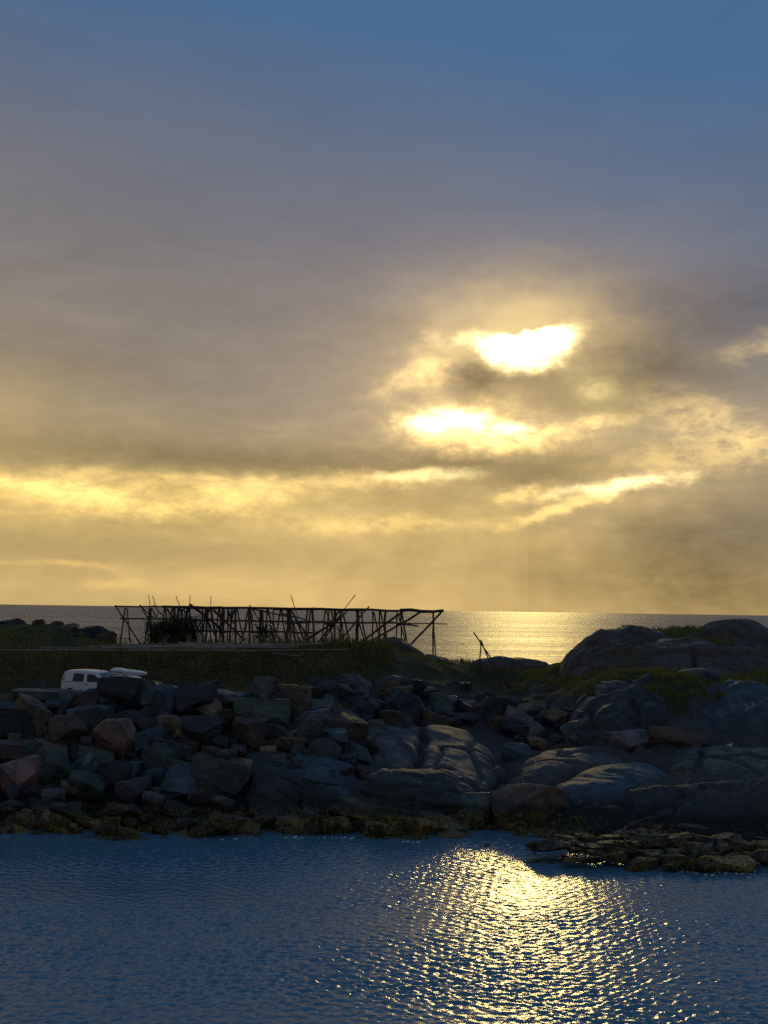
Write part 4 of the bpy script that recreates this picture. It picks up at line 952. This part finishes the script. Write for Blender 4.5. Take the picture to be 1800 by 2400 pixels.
def leaves(tips, rnd, per, size, jitter):
    V = []; Fc = []
    for t in tips:
        for _ in range(per):
            c = t + Vector((rnd.gauss(0, jitter), rnd.gauss(0, jitter), rnd.gauss(0, jitter)))
            a = Vector((rnd.gauss(0, 1), rnd.gauss(0, 1), rnd.gauss(0, 0.6))).normalized(); b = a.orthogonal().normalized(); b.rotate(Matrix.Rotation(rnd.uniform(0, 6.28), 3, a))
            s = size * rnd.uniform(0.6, 1.4); k = len(V); V += [c - a * s, c + b * s * 0.45, c + a * s, c - b * s * 0.45]; Fc.append((k, k + 1, k + 2, k + 3))
    return V, Fc
# bare brush between the van and the rack: one tangled mass
rnd = random.Random(21); roots = []
for _ in range(420):
    x = rnd.uniform(-40, -3); y = rnd.uniform(77, 98); p, nn = drop(x, y)
    if p: roots.append(p - Vector((0, 0, 0.05)))
V_, F_, T_ = twigs(roots, rnd, 2.1, 0.30, 0.026, 2)
tag(obj('brush_stems', mesh_from('brush_stems', V_, F_, False), M['twig']), 'tangle of bare dark brush stems on the slope behind the van', 'brush', kind='stuff')
LV, LF = leaves(T_, rnd, 1, 0.09, 0.14)
tag(obj('brush_leaves', mesh_from('brush_leaves', LV, LF, False), M['brush']), 'sparse olive leaves on the brush behind the van', 'brush', kind='stuff')

def bush(px0, px1, ytop, ybase, D, label, seed, n_stem, per, leafsize, jit, levels=3, spread=0.25):
    rnd = random.Random(seed); c = at(0.5 * (px0 + px1), ybase, D); p, nn = drop(c.x, c.y); c.z = p.z if p else c.z
    wdt = (px1 - px0) * D / F; hgt = max(0.6, at(px0, ytop, D).z - c.z)
    root = empty('bush', tuple(c)); tag(root, label, 'bush', 'bushes by the long rack')
    pts_ = [Vector((rnd.uniform(-0.36, 0.36) * wdt, rnd.uniform(-0.5, 0.5), -0.1)) for _ in range(n_stem)]
    V_, F_, T_ = twigs(pts_, rnd, hgt * 0.78, spread, 0.03, levels)
    T_ = [t for t in T_ if abs(t.x) < wdt * 0.56 and t.z < hgt]
    obj('stems', mesh_from('stems', V_, F_, False), M['twig'], root)
    LV, LF = leaves(T_, rnd, per, leafsize, jit)
    obj('foliage', mesh_from('foliage', LV, LF, False), M['bush'], root)
bush(346, 420, 1452, 1518, 108.2, 'dense leafy bush under the left half of the long rack, left of its darker twin', 31, 34, 3, 0.085, 0.20, 3, 0.16)
bush(395, 468, 1444, 1518, 108.8, 'taller dense dark bush growing into the left half of the long rack', 32, 36, 3, 0.085, 0.20, 3, 0.14)
bush(592, 636, 1462, 1516, 108.4, 'narrow spiky bush growing up through the middle of the long rack', 33, 9, 3, 0.08, 0.09, 3, 0.12)
bush(322, 352, 1490, 1514, 108.0, 'small twiggy bush left of the dense bushes under the rack', 34, 6, 2, 0.06, 0.08, 2)
bush(430, 500, 1494, 1518, 108.0, 'low scrubby bush right of the dense dark bush under the rack', 35, 10, 3, 0.08, 0.14, 2)

# ------------------------------------------------------------------ seaweed and foam
r_ = np.random.default_rng(8); P = []; rnd = random.Random(8)
SV = []; SF = []
for _ in range(9000):
    px = rnd.uniform(-60, 1860); py = rnd.uniform(1880, 2045)
    p, n = see(px, py)
    if p is None or p.z < -0.05 or p.z > 1.15 or rnd.random() < p.z * 0.55: continue
    if math.sin(p.x * 1.3) + math.sin(p.x * 0.47 + 2) + math.sin(p.y * 1.9) < -0.35: continue
    dwn = Vector((n.x, n.y, -abs(n.z) * 0.4)); dwn = dwn - n * dwn.dot(n)
    if dwn.length < 1e-3: dwn = Vector((0, -1, 0))
    dwn.normalize(); dwn = (dwn + Vector((rnd.gauss(0, 0.35), rnd.gauss(0, 0.35), 0))).normalized()
    s = dwn.cross(n).normalized() * rnd.uniform(0.02, 0.06); L = rnd.uniform(0.15, 0.45); k = len(SV); q = p + n * 0.03
    SV += [q - s, q + s, q + dwn * L * 0.5 + n * 0.05 + s * 1.3, q + dwn * L * 0.5 + n * 0.05 - s * 1.3, q + dwn * L + s * 0.4, q + dwn * L - s * 0.4]
    SF += [(k, k + 1, k + 2, k + 3), (k + 3, k + 2, k + 4, k + 5)]
tag(obj('seaweed', mesh_from('seaweed', SV, SF, False), M['weed']), 'ochre and black rockweed hanging over the waterline stones', 'seaweed', kind='stuff')
M['foam'] = plain('foam', (0.75, 0.78, 0.80), 0.7, 0.2, 0.1)
V0, F0 = ICO[5][0], ICO[5][1]
bm = bmesh.new(); bmesh.ops.create_icosphere(bm, subdivisions=1, radius=1.0); IV = np.array([q.co[:] for q in bm.verts]); IF = np.array([[q.index for q in f.verts] for f in bm.faces]); bm.free()
FV = []; FF = []
def water_at(px, py):
    d = ray(px, py); t = -H / d.z; return Vector((d.x * t, d.y * t, 0))
for (px, py, n, sx_, sy_) in [(1650, 2040, 26, 40, 4), (1600, 2036, 14, 20, 3), (1700, 2046, 14, 40, 4), (1770, 2030, 26, 40, 14), (1720, 2008, 12, 26, 6), (690, 1962, 9, 26, 1.2), (560, 1966, 4, 60, 1.2), (800, 1964, 7, 50, 1.2), (980, 1974, 7, 70, 1.2), (1120, 1980, 8, 50, 1.2), (860, 1964, 8, 60, 2), (1180, 1984, 8, 60, 3)]:
    for _ in range(n):
        c = water_at(px + rnd.gauss(0, sx_), py + rnd.gauss(0, sy_)); s = rnd.uniform(0.02, 0.075)
        FF.append(IF + len(FV) * len(IV)); FV.append(IV * np.array([s * 1.8, s, s * 0.5]) + np.array(c))
tag(obj('foam', fast_mesh('foam', np.concatenate(FV), np.concatenate(FF)), M['foam']), 'flecks of white foam along the waterline stones', 'foam', kind='stuff')
FV = []; FF = []
for (px, py, n, sx_, sy_) in [(1296, 2016, 16, 26, 3), (1250, 2020, 5, 12, 2), (1340, 2018, 4, 10, 1.5), (1140, 1982, 5, 5, 2), (1330, 2008, 5, 20, 2)]:
    for _ in range(n):
        c = water_at(px + rnd.gauss(0, sx_), py + rnd.gauss(0, sy_)); s = rnd.uniform(0.05, 0.15)
        FF.append(IF + len(FV) * len(IV)); FV.append(IV * np.array([s * 1.6, s * 1.3, s * 0.4]) * r_.uniform(0.7, 1.3, IV.shape) + np.array(c))
tag(obj('floating_weed', fast_mesh('floating_weed', np.concatenate(FV), np.concatenate(FF)), M['weed']), 'dark scraps of weed afloat above the sun glitter', 'seaweed', kind='stuff')

# ------------------------------------------------------------------ vehicles
M['white_paint'] = plain('white_paint', (0.78, 0.79, 0.80), 0.28, 0.5, 0.03, 3)
M['glass'] = plain('dark_glass', (0.012, 0.014, 0.016), 0.05, 0.5, 0.05)
M['screen'] = plain('windscreen_glass', (0.05, 0.06, 0.065), 0.06, 0.9, 0.05)
M['black'] = plain('black_trim', (0.02, 0.02, 0.022), 0.55, 0.3, 0.1)
M['tyre'] = plain('tyre_rubber', (0.025, 0.025, 0.025), 0.9, 0.2, 0.1)
M['rim'] = plain('steel_rim', (0.35, 0.36, 0.37), 0.4, 0.5, 0.1, 5, 0.6)
M['lamp'] = plain('clear_lamp', (0.55, 0.56, 0.58), 0.1, 0.6, 0.05)
M['red_lamp'] = plain('red_lamp', (0.35, 0.02, 0.015), 0.2, 0.5, 0.05)
def body_mesh(prof, belt, hw, tumble, ztop):
    """prof: closed side outline (x, z) counted round; belt height splits the flank into two planes"""
    def half(z): return hw if z <= belt else hw - tumble * (z - belt) / (ztop - belt)
    cx = sum(p[0] for p in prof) / len(prof); cz = sum(p[1] for p in prof) / len(prof)
    V = []; n = len(prof); ts = [-1, -0.965, -0.86, -0.4, 0, 0.4, 0.86, 0.965, 1]
    for t in ts:
        ins = {1: 0.055, 0.965: 0.016}.get(abs(t), 0.0); crown = 0.018 * (1 - (t * t))
        for x, z in prof:
            dx_, dz_ = cx - x, cz - z; L = math.hypot(dx_, dz_); zz = z + dz_ / L * ins
            if abs(z - belt) < 1e-6: zz = z
            elif z > belt: zz += crown
            V.append((x + dx_ / L * ins, t * half(zz), zz))
    Fc = []
    for i in range(len(ts) - 1):
        for k in range(n): Fc.append((i * n + k, i * n + (k + 1) % n, (i + 1) * n + (k + 1) % n, (i + 1) * n + k))
    bi = [k for k in range(n) if abs(prof[k][1] - belt) < 1e-6]     # the two belt points
    a, b = bi; lo = [k % n for k in range(a, b + 1)]; hi = [k % n for k in range(b, a + n + 1)]
    for off, flip in ((0, False), ((len(ts) - 1) * n, True)):
        for lp in (lo, hi):
            f = [off + k for k in lp]; Fc.append(tuple(f[::-1] if flip else f))
    me = mesh_from('body', V, Fc)
    try: me.set_sharp_from_angle(angle=R(38))
    except Exception: pass
    bm = bmesh.new(); bm.from_mesh(me); bmesh.ops.recalc_face_normals(bm, faces=bm.faces[:]); bm.to_mesh(me); bm.free()
    return me, half
def panel(poly, half, side, proud, thick, name, mat, parent):
    """plate lying on the flank: poly (x, z)"""
    V = [(x, side * (half(z) + proud), z) for x, z in poly] + [(x, side * (half(z) + proud - thick), z) for x, z in poly]; n = len(poly)
    Fc = [tuple(range(n)), tuple(range(n, 2 * n))[::-1]] + [(k, (k + 1) % n, n + (k + 1) % n, n + k) for k in range(n)]
    me = mesh_from(name, V, Fc, False); bm = bmesh.new(); bm.from_mesh(me); bmesh.ops.recalc_face_normals(bm, faces=bm.faces[:]); bm.to_mesh(me); bm.free()
    return obj(name, me, mat, parent)
def box_mesh(name, x0, x1, y0, y1, z0, z1, bev=0.02):
    bm = bmesh.new(); bmesh.ops.create_cube(bm, size=1.0)
    for q in bm.verts: q.co = Vector(((x0 + x1) / 2 + q.co.x * (x1 - x0), (y0 + y1) / 2 + q.co.y * (y1 - y0), (z0 + z1) / 2 + q.co.z * (z1 - z0)))
    bmesh.ops.bevel(bm, geom=bm.edges[:], offset=bev, segments=2, affect='EDGES'); me = bpy.data.meshes.new(name); bm.to_mesh(me); bm.free(); return me
def lathe(name, prof, n=24):
    """round about the y axis: prof (r, y)"""
    V = [(r_ * math.cos(2 * math.pi * k / n), y, r_ * math.sin(2 * math.pi * k / n)) for r_, y in prof for k in range(n)]
    Fc = [(i * n + k, i * n + (k + 1) % n, (i + 1) * n + (k + 1) % n, (i + 1) * n + k) for i in range(len(prof) - 1) for k in range(n)]
    Fc.append(tuple(range(n))); Fc.append(tuple(range((len(prof) - 1) * n, len(prof) * n))[::-1])
    return mesh_from(name, V, Fc)
TYRE = lathe('tyre', [(0.20, -0.09), (0.29, -0.10), (0.315, -0.07), (0.315, 0.07), (0.29, 0.10), (0.20, 0.09)]); RIM = lathe('rim', [(0.05, -0.115), (0.19, -0.09), (0.20, -0.07), (0.20, 0.07), (0.19, 0.09), (0.05, 0.115)], 18)
def wheels(root, xs, hw):
    for x in xs:
        for s in (-1, 1):
            wo = obj('wheel', TYRE, M['tyre'], root); wo.location = (x, s * (hw - 0.09), 0.315)
            obj('rim', RIM, M['rim'], wo)
def across(name, x0, z0, x1, z1, yw0, yw1, proud, mat, parent):
    """pane across the car between (x0,z0) and (x1,z1)"""
    d = Vector((x1 - x0, 0, z1 - z0)); nn = Vector((d.z, 0, -d.x)).normalized()
    if nn.z < 0: nn = -nn
    V = []
    for off in (proud, proud - 0.015):
        for f, yw in ((0, yw0), (1, yw1)):
            for t in (-1, -0.5, 0, 0.5, 1):
                c = Vector((x0, 0, z0)) + d * f + nn * (off + 0.018 * (1 - t * t)); V.append((c.x, t * yw, c.z))
    Fc = [(k, k + 1, k + 6, k + 5) for k in range(4)] + [(10 + k, 15 + k, 16 + k, 11 + k) for k in range(4)] + [(0, 5, 15, 10), (4, 14, 19, 9), (0, 10, 11, 1), (5, 6, 16, 15)]
    return obj(name, mesh_from(name, V, Fc, False), mat, parent)

roof = at(205, 1570.5, 72.0)
gz = height(roof.x, 72.0)
van = empty('white_van', (at(222, 1600, 72).x, 72.2, roof.z - 1.81), R(-17))
tag(van, 'white panel van parked behind the top of the stone bank', 'van')
VP = [(-2.02, 0.28), (1.98, 0.28), (2.16, 0.42), (2.17, 0.68), (2.02, 0.90), (1.55, 1.02), (1.28, 1.10), (0.62, 1.66), (0.40, 1.74), (-0.10, 1.79), (-0.8, 1.81), (-1.75, 1.78), (-1.97, 1.70), (-2.08, 1.50), (-2.17, 1.02), (-2.19, 0.55)]
me, half = body_mesh(VP, 1.02, 0.90, 0.17, 1.81); obj('body', me, M['white_paint'], van)
for s in (-1, 1):
    panel([(-1.28, 1.00 + 0.03), (-0.46, 1.035), (-0.40, 1.10), (-0.40, 1.52), (-0.46, 1.58), (-1.22, 1.60)], half, s, 0.006, 0.02, 'side_window', M['glass'], van)
    panel([(-0.14, 1.14), (-0.06, 1.04), (0.98, 1.04), (0.99, 1.08), (0.50, 1.47), (0.28, 1.57), (-0.12, 1.58), (-0.18, 1.50)], half, s, 0.006, 0.02, 'door_window', M['glass'], van)
    panel([(-2.10, 0.985), (-1.30, 0.985), (-1.30, 1.015), (-2.10, 1.015)], half, s, 0.012, 0.03, 'slide_rail', M['black'], van)
    d = panel([(-0.30, 0.36), (1.06, 0.36), (1.10, 0.98), (-0.30, 0.98)], half, s, 0.004, 0.02, 'front_door', M['white_paint'], van)
    panel([(-0.22, 0.86), (-0.04, 0.86), (-0.04, 0.90), (-0.22, 0.90)], half, s, 0.03, 0.03, 'handle', M['black'], d)
    panel([(-1.36, 0.36), (-0.33, 0.36), (-0.33, 0.98), (-1.36, 0.98)], half, s, 0.004, 0.02, 'sliding_door', M['white_paint'], van)
    panel([(-2.06, 1.10), (-1.96, 1.10), (-1.94, 1.46), (-2.0, 1.46)], half, s, 0.01, 0.03, 'tail_lamp', M['red_lamp'], van)
    obj('mirror', box_mesh('mirror', 0.86, 1.00, s * 1.0 - 0.10, s * 1.0 + 0.10, 1.05, 1.24, 0.04), M['black'], van)
    obj('headlamp', box_mesh('headlamp', 1.86, 2.10, s * 0.66 - 0.16, s * 0.66 + 0.16, 0.70, 0.88, 0.05), M['lamp'], van)
across('windscreen', 1.25, 1.12, 0.64, 1.64, 0.80, 0.70, 0.008, M['screen'], van)
obj('front_bumper', box_mesh('front_bumper', 1.95, 2.23, -0.86, 0.86, 0.30, 0.56, 0.07), M['black'], van)
obj('rear_bumper', box_mesh('rear_bumper', -2.26, -2.05, -0.84, 0.84, 0.30, 0.55, 0.06), M['black'], van)
obj('aerial', pole_mesh((0.42, 0, 1.76), (0.30, 0, 1.86), 0.02, 0.008, Vector((0, 0, 0)), 1, 6, 2, 0.1), M['black'], van)
wheels(van, (-1.42, 1.30), 0.90)

croof = at(300, 1584.5, 70.4)
car = empty('white_car', (croof.x + 0.25, 70.6, croof.z - 1.47), R(-14))
tag(car, 'low white estate car mostly hidden behind boulders beside the van', 'car')
CP = [(-2.15, 0.26), (2.10, 0.26), (2.28, 0.40), (2.28, 0.60), (2.12, 0.74), (1.20, 0.90), (0.95, 0.96), (0.25, 1.36), (0.05, 1.43), (-0.7, 1.47), (-1.6, 1.42), (-1.85, 1.34), (-2.22, 0.90), (-2.28, 0.5)]
me, chalf = body_mesh(CP, 0.90, 0.88, 0.19, 1.47); obj('body', me, M['white_paint'], car)
for s in (-1, 1):
    panel([(-0.25, 0.94), (0.86, 0.94), (0.20, 1.33), (-0.25, 1.37)], chalf, s, 0.006, 0.02, 'front_window', M['glass'], car)
    panel([(-1.20, 0.94), (-0.31, 0.94), (-0.31, 1.37), (-1.15, 1.36)], chalf, s, 0.006, 0.02, 'rear_window', M['glass'], car)
    panel([(-1.95, 0.97), (-1.28, 0.94), (-1.23, 1.35), (-1.70, 1.33)], chalf, s, 0.006, 0.02, 'quarter_window', M['glass'], car)
    obj('roof_rail', pole_mesh((-1.6, s * 0.64, 1.47), (0.0, s * 0.64, 1.475), 0.022, 0.022, Vector((0, 0, 0)), 2, 8, 3, 0.05), M['black'], car)
    obj('mirror', box_mesh('mirror', 0.62, 0.76, s * 0.98 - 0.09, s * 0.98 + 0.09, 0.92, 1.06, 0.03), M['white_paint'], car)
across('windscreen', 0.92, 0.98, 0.27, 1.345, 0.78, 0.68, 0.008, M['screen'], car)
for x in (-1.25, -0.35): obj('cross_bar', box_mesh('cross_bar', x - 0.03, x + 0.03, -0.66, 0.66, 1.495, 1.53, 0.01), M['black'], car)
wheels(car, (-1.35, 1.40), 0.88)

rb = empty('roof_box', tuple(at(302, 1582.5, 70.3)), R(-14))
tag(rb, 'long white roof box with a bulged rear on top of the hidden car', 'roof box')
def loft(name, secs, mat, parent, n=20):
    """secs: x, half width, z low, z high"""
    V = []; Fc = []
    for x, hw, z0, z1 in secs:
        for k in range(n):
            a = 2 * math.pi * k / n; c, s = math.cos(a), math.sin(a)
            V.append((x, hw * math.copysign(abs(c) ** 0.6, c), (z0 + z1) / 2 + (z1 - z0) / 2 * math.copysign(abs(s) ** 0.7, s)))
    for i in range(len(secs) - 1):
        for k in range(n): Fc.append((i * n + k, i * n + (k + 1) % n, (i + 1) * n + (k + 1) % n, (i + 1) * n + k))
    Fc.append(tuple(range(n))[::-1]); Fc.append(tuple(range((len(secs) - 1) * n, len(secs) * n)))
    return obj(name, mesh_from(name, V, Fc), mat, parent)
loft('lid', [(-1.30, 0.16, 0.16, 0.26), (-1.24, 0.30, 0.12, 0.38), (-1.05, 0.38, 0.10, 0.47), (-0.70, 0.40, 0.10, 0.48), (-0.45, 0.41, 0.10, 0.44), (-0.20, 0.41, 0.10, 0.385), (0.3, 0.40, 0.10, 0.36), (0.8, 0.36, 0.10, 0.31), (1.15, 0.28, 0.10, 0.24), (1.30, 0.14, 0.12, 0.19)], M['white_paint'], rb)
loft('base', [(-1.26, 0.18, 0.06, 0.20), (-1.0, 0.36, 0.01, 0.20), (0.2, 0.39, 0.01, 0.19), (1.0, 0.30, 0.02, 0.17), (1.26, 0.12, 0.08, 0.15)], M['white_paint'], rb)
obj('seam_strip', box_mesh('seam_strip', -1.22, -0.2, -0.418, -0.400, 0.215, 0.240, 0.004), M['black'], rb)

# ------------------------------------------------------------------ gull
p, n = see(1710, 1756); p2, n2 = drop(p.x, p.y); p = p2 if p2 is not None else p
gull = empty('gull', tuple(p), R(-70)); gull.scale = (1.25, 1.25, 1.25)
tag(gull, 'small white gull resting on the greenish rock at the right', 'bird')
M['gull_white'] = plain('white_feathers', (0.80, 0.81, 0.82), 0.7, 0.2, 0.04)
M['gull_grey'] = plain('grey_feathers', (0.34, 0.36, 0.40), 0.7, 0.2, 0.08)
M['beak'] = plain('yellow_beak', (0.55, 0.38, 0.05), 0.5, 0.3, 0.05)
S = [(-0.27, 0.008, 0.165, 0.012), (-0.20, 0.030, 0.165, 0.02), (-0.12, 0.062, 0.170, 0.055), (-0.02, 0.085, 0.175, 0.080), (0.07, 0.080, 0.190, 0.080), (0.13, 0.058, 0.225, 0.066), (0.155, 0.042, 0.275, 0.046), (0.170, 0.043, 0.315, 0.042), (0.195, 0.036, 0.325, 0.034), (0.222, 0.016, 0.322, 0.016), (0.232, 0.006, 0.320, 0.006)]
V = []; Fc = []; n = 14
for i, (x, ry, z, rz) in enumerate(S):
    for k in range(n):
        a = 2 * math.pi * k / n; V.append((x - (0.035 * math.sin(a) if 4 <= i <= 6 else 0), ry * math.cos(a), z + rz * math.sin(a)))
for i in range(len(S) - 1):
    for k in range(n): Fc.append((i * n + k, i * n + (k + 1) % n, (i + 1) * n + (k + 1) % n, (i + 1) * n + k))
Fc.append(tuple(range(n))[::-1]); Fc.append(tuple(range((len(S) - 1) * n, len(S) * n)))
obj('body', mesh_from('body', V, Fc), M['gull_white'], gull)
for s in (-1, 1):
    W = []; Fw = []
    for i, (x, w0, zc) in enumerate([(0.09, 0.02, 0.205), (0.05, 0.055, 0.205), (-0.05, 0.060, 0.195), (-0.15, 0.042, 0.188), (-0.25, 0.020, 0.180), (-0.33, 0.004, 0.175)]):
        yb = {0: 0.078, 1: 0.084, 2: 0.082, 3: 0.062, 4: 0.036, 5: 0.014}[i]
        W += [(x, s * (yb + 0.012), zc - w0), (x, s * (yb + 0.018), zc), (x, s * (yb - 0.012), zc + w0 * 0.9), (x, s * (yb - 0.02), zc)]
    for i in range(5):
        for k in range(4): Fw.append((i * 4 + k, i * 4 + (k + 1) % 4, (i + 1) * 4 + (k + 1) % 4, (i + 1) * 4 + k))
    Fw += [(0, 1, 2, 3), (20, 23, 22, 21)]
    obj('wing', mesh_from('wing', W, Fw), M['gull_grey'], gull)
    obj('leg', pole_mesh((0.0, s * 0.03, 0.12), (0.01, s * 0.035, -0.01), 0.007, 0.006, Vector((0, 0, 0)), 4, 6, 2, 0.2), M['beak'], gull)
obj('beak', pole_mesh((0.222, 0, 0.320), (0.275, 0, 0.310), 0.013, 0.003, Vector((0, 0, 0)), 5, 6, 2, 0.0), M['beak'], gull)
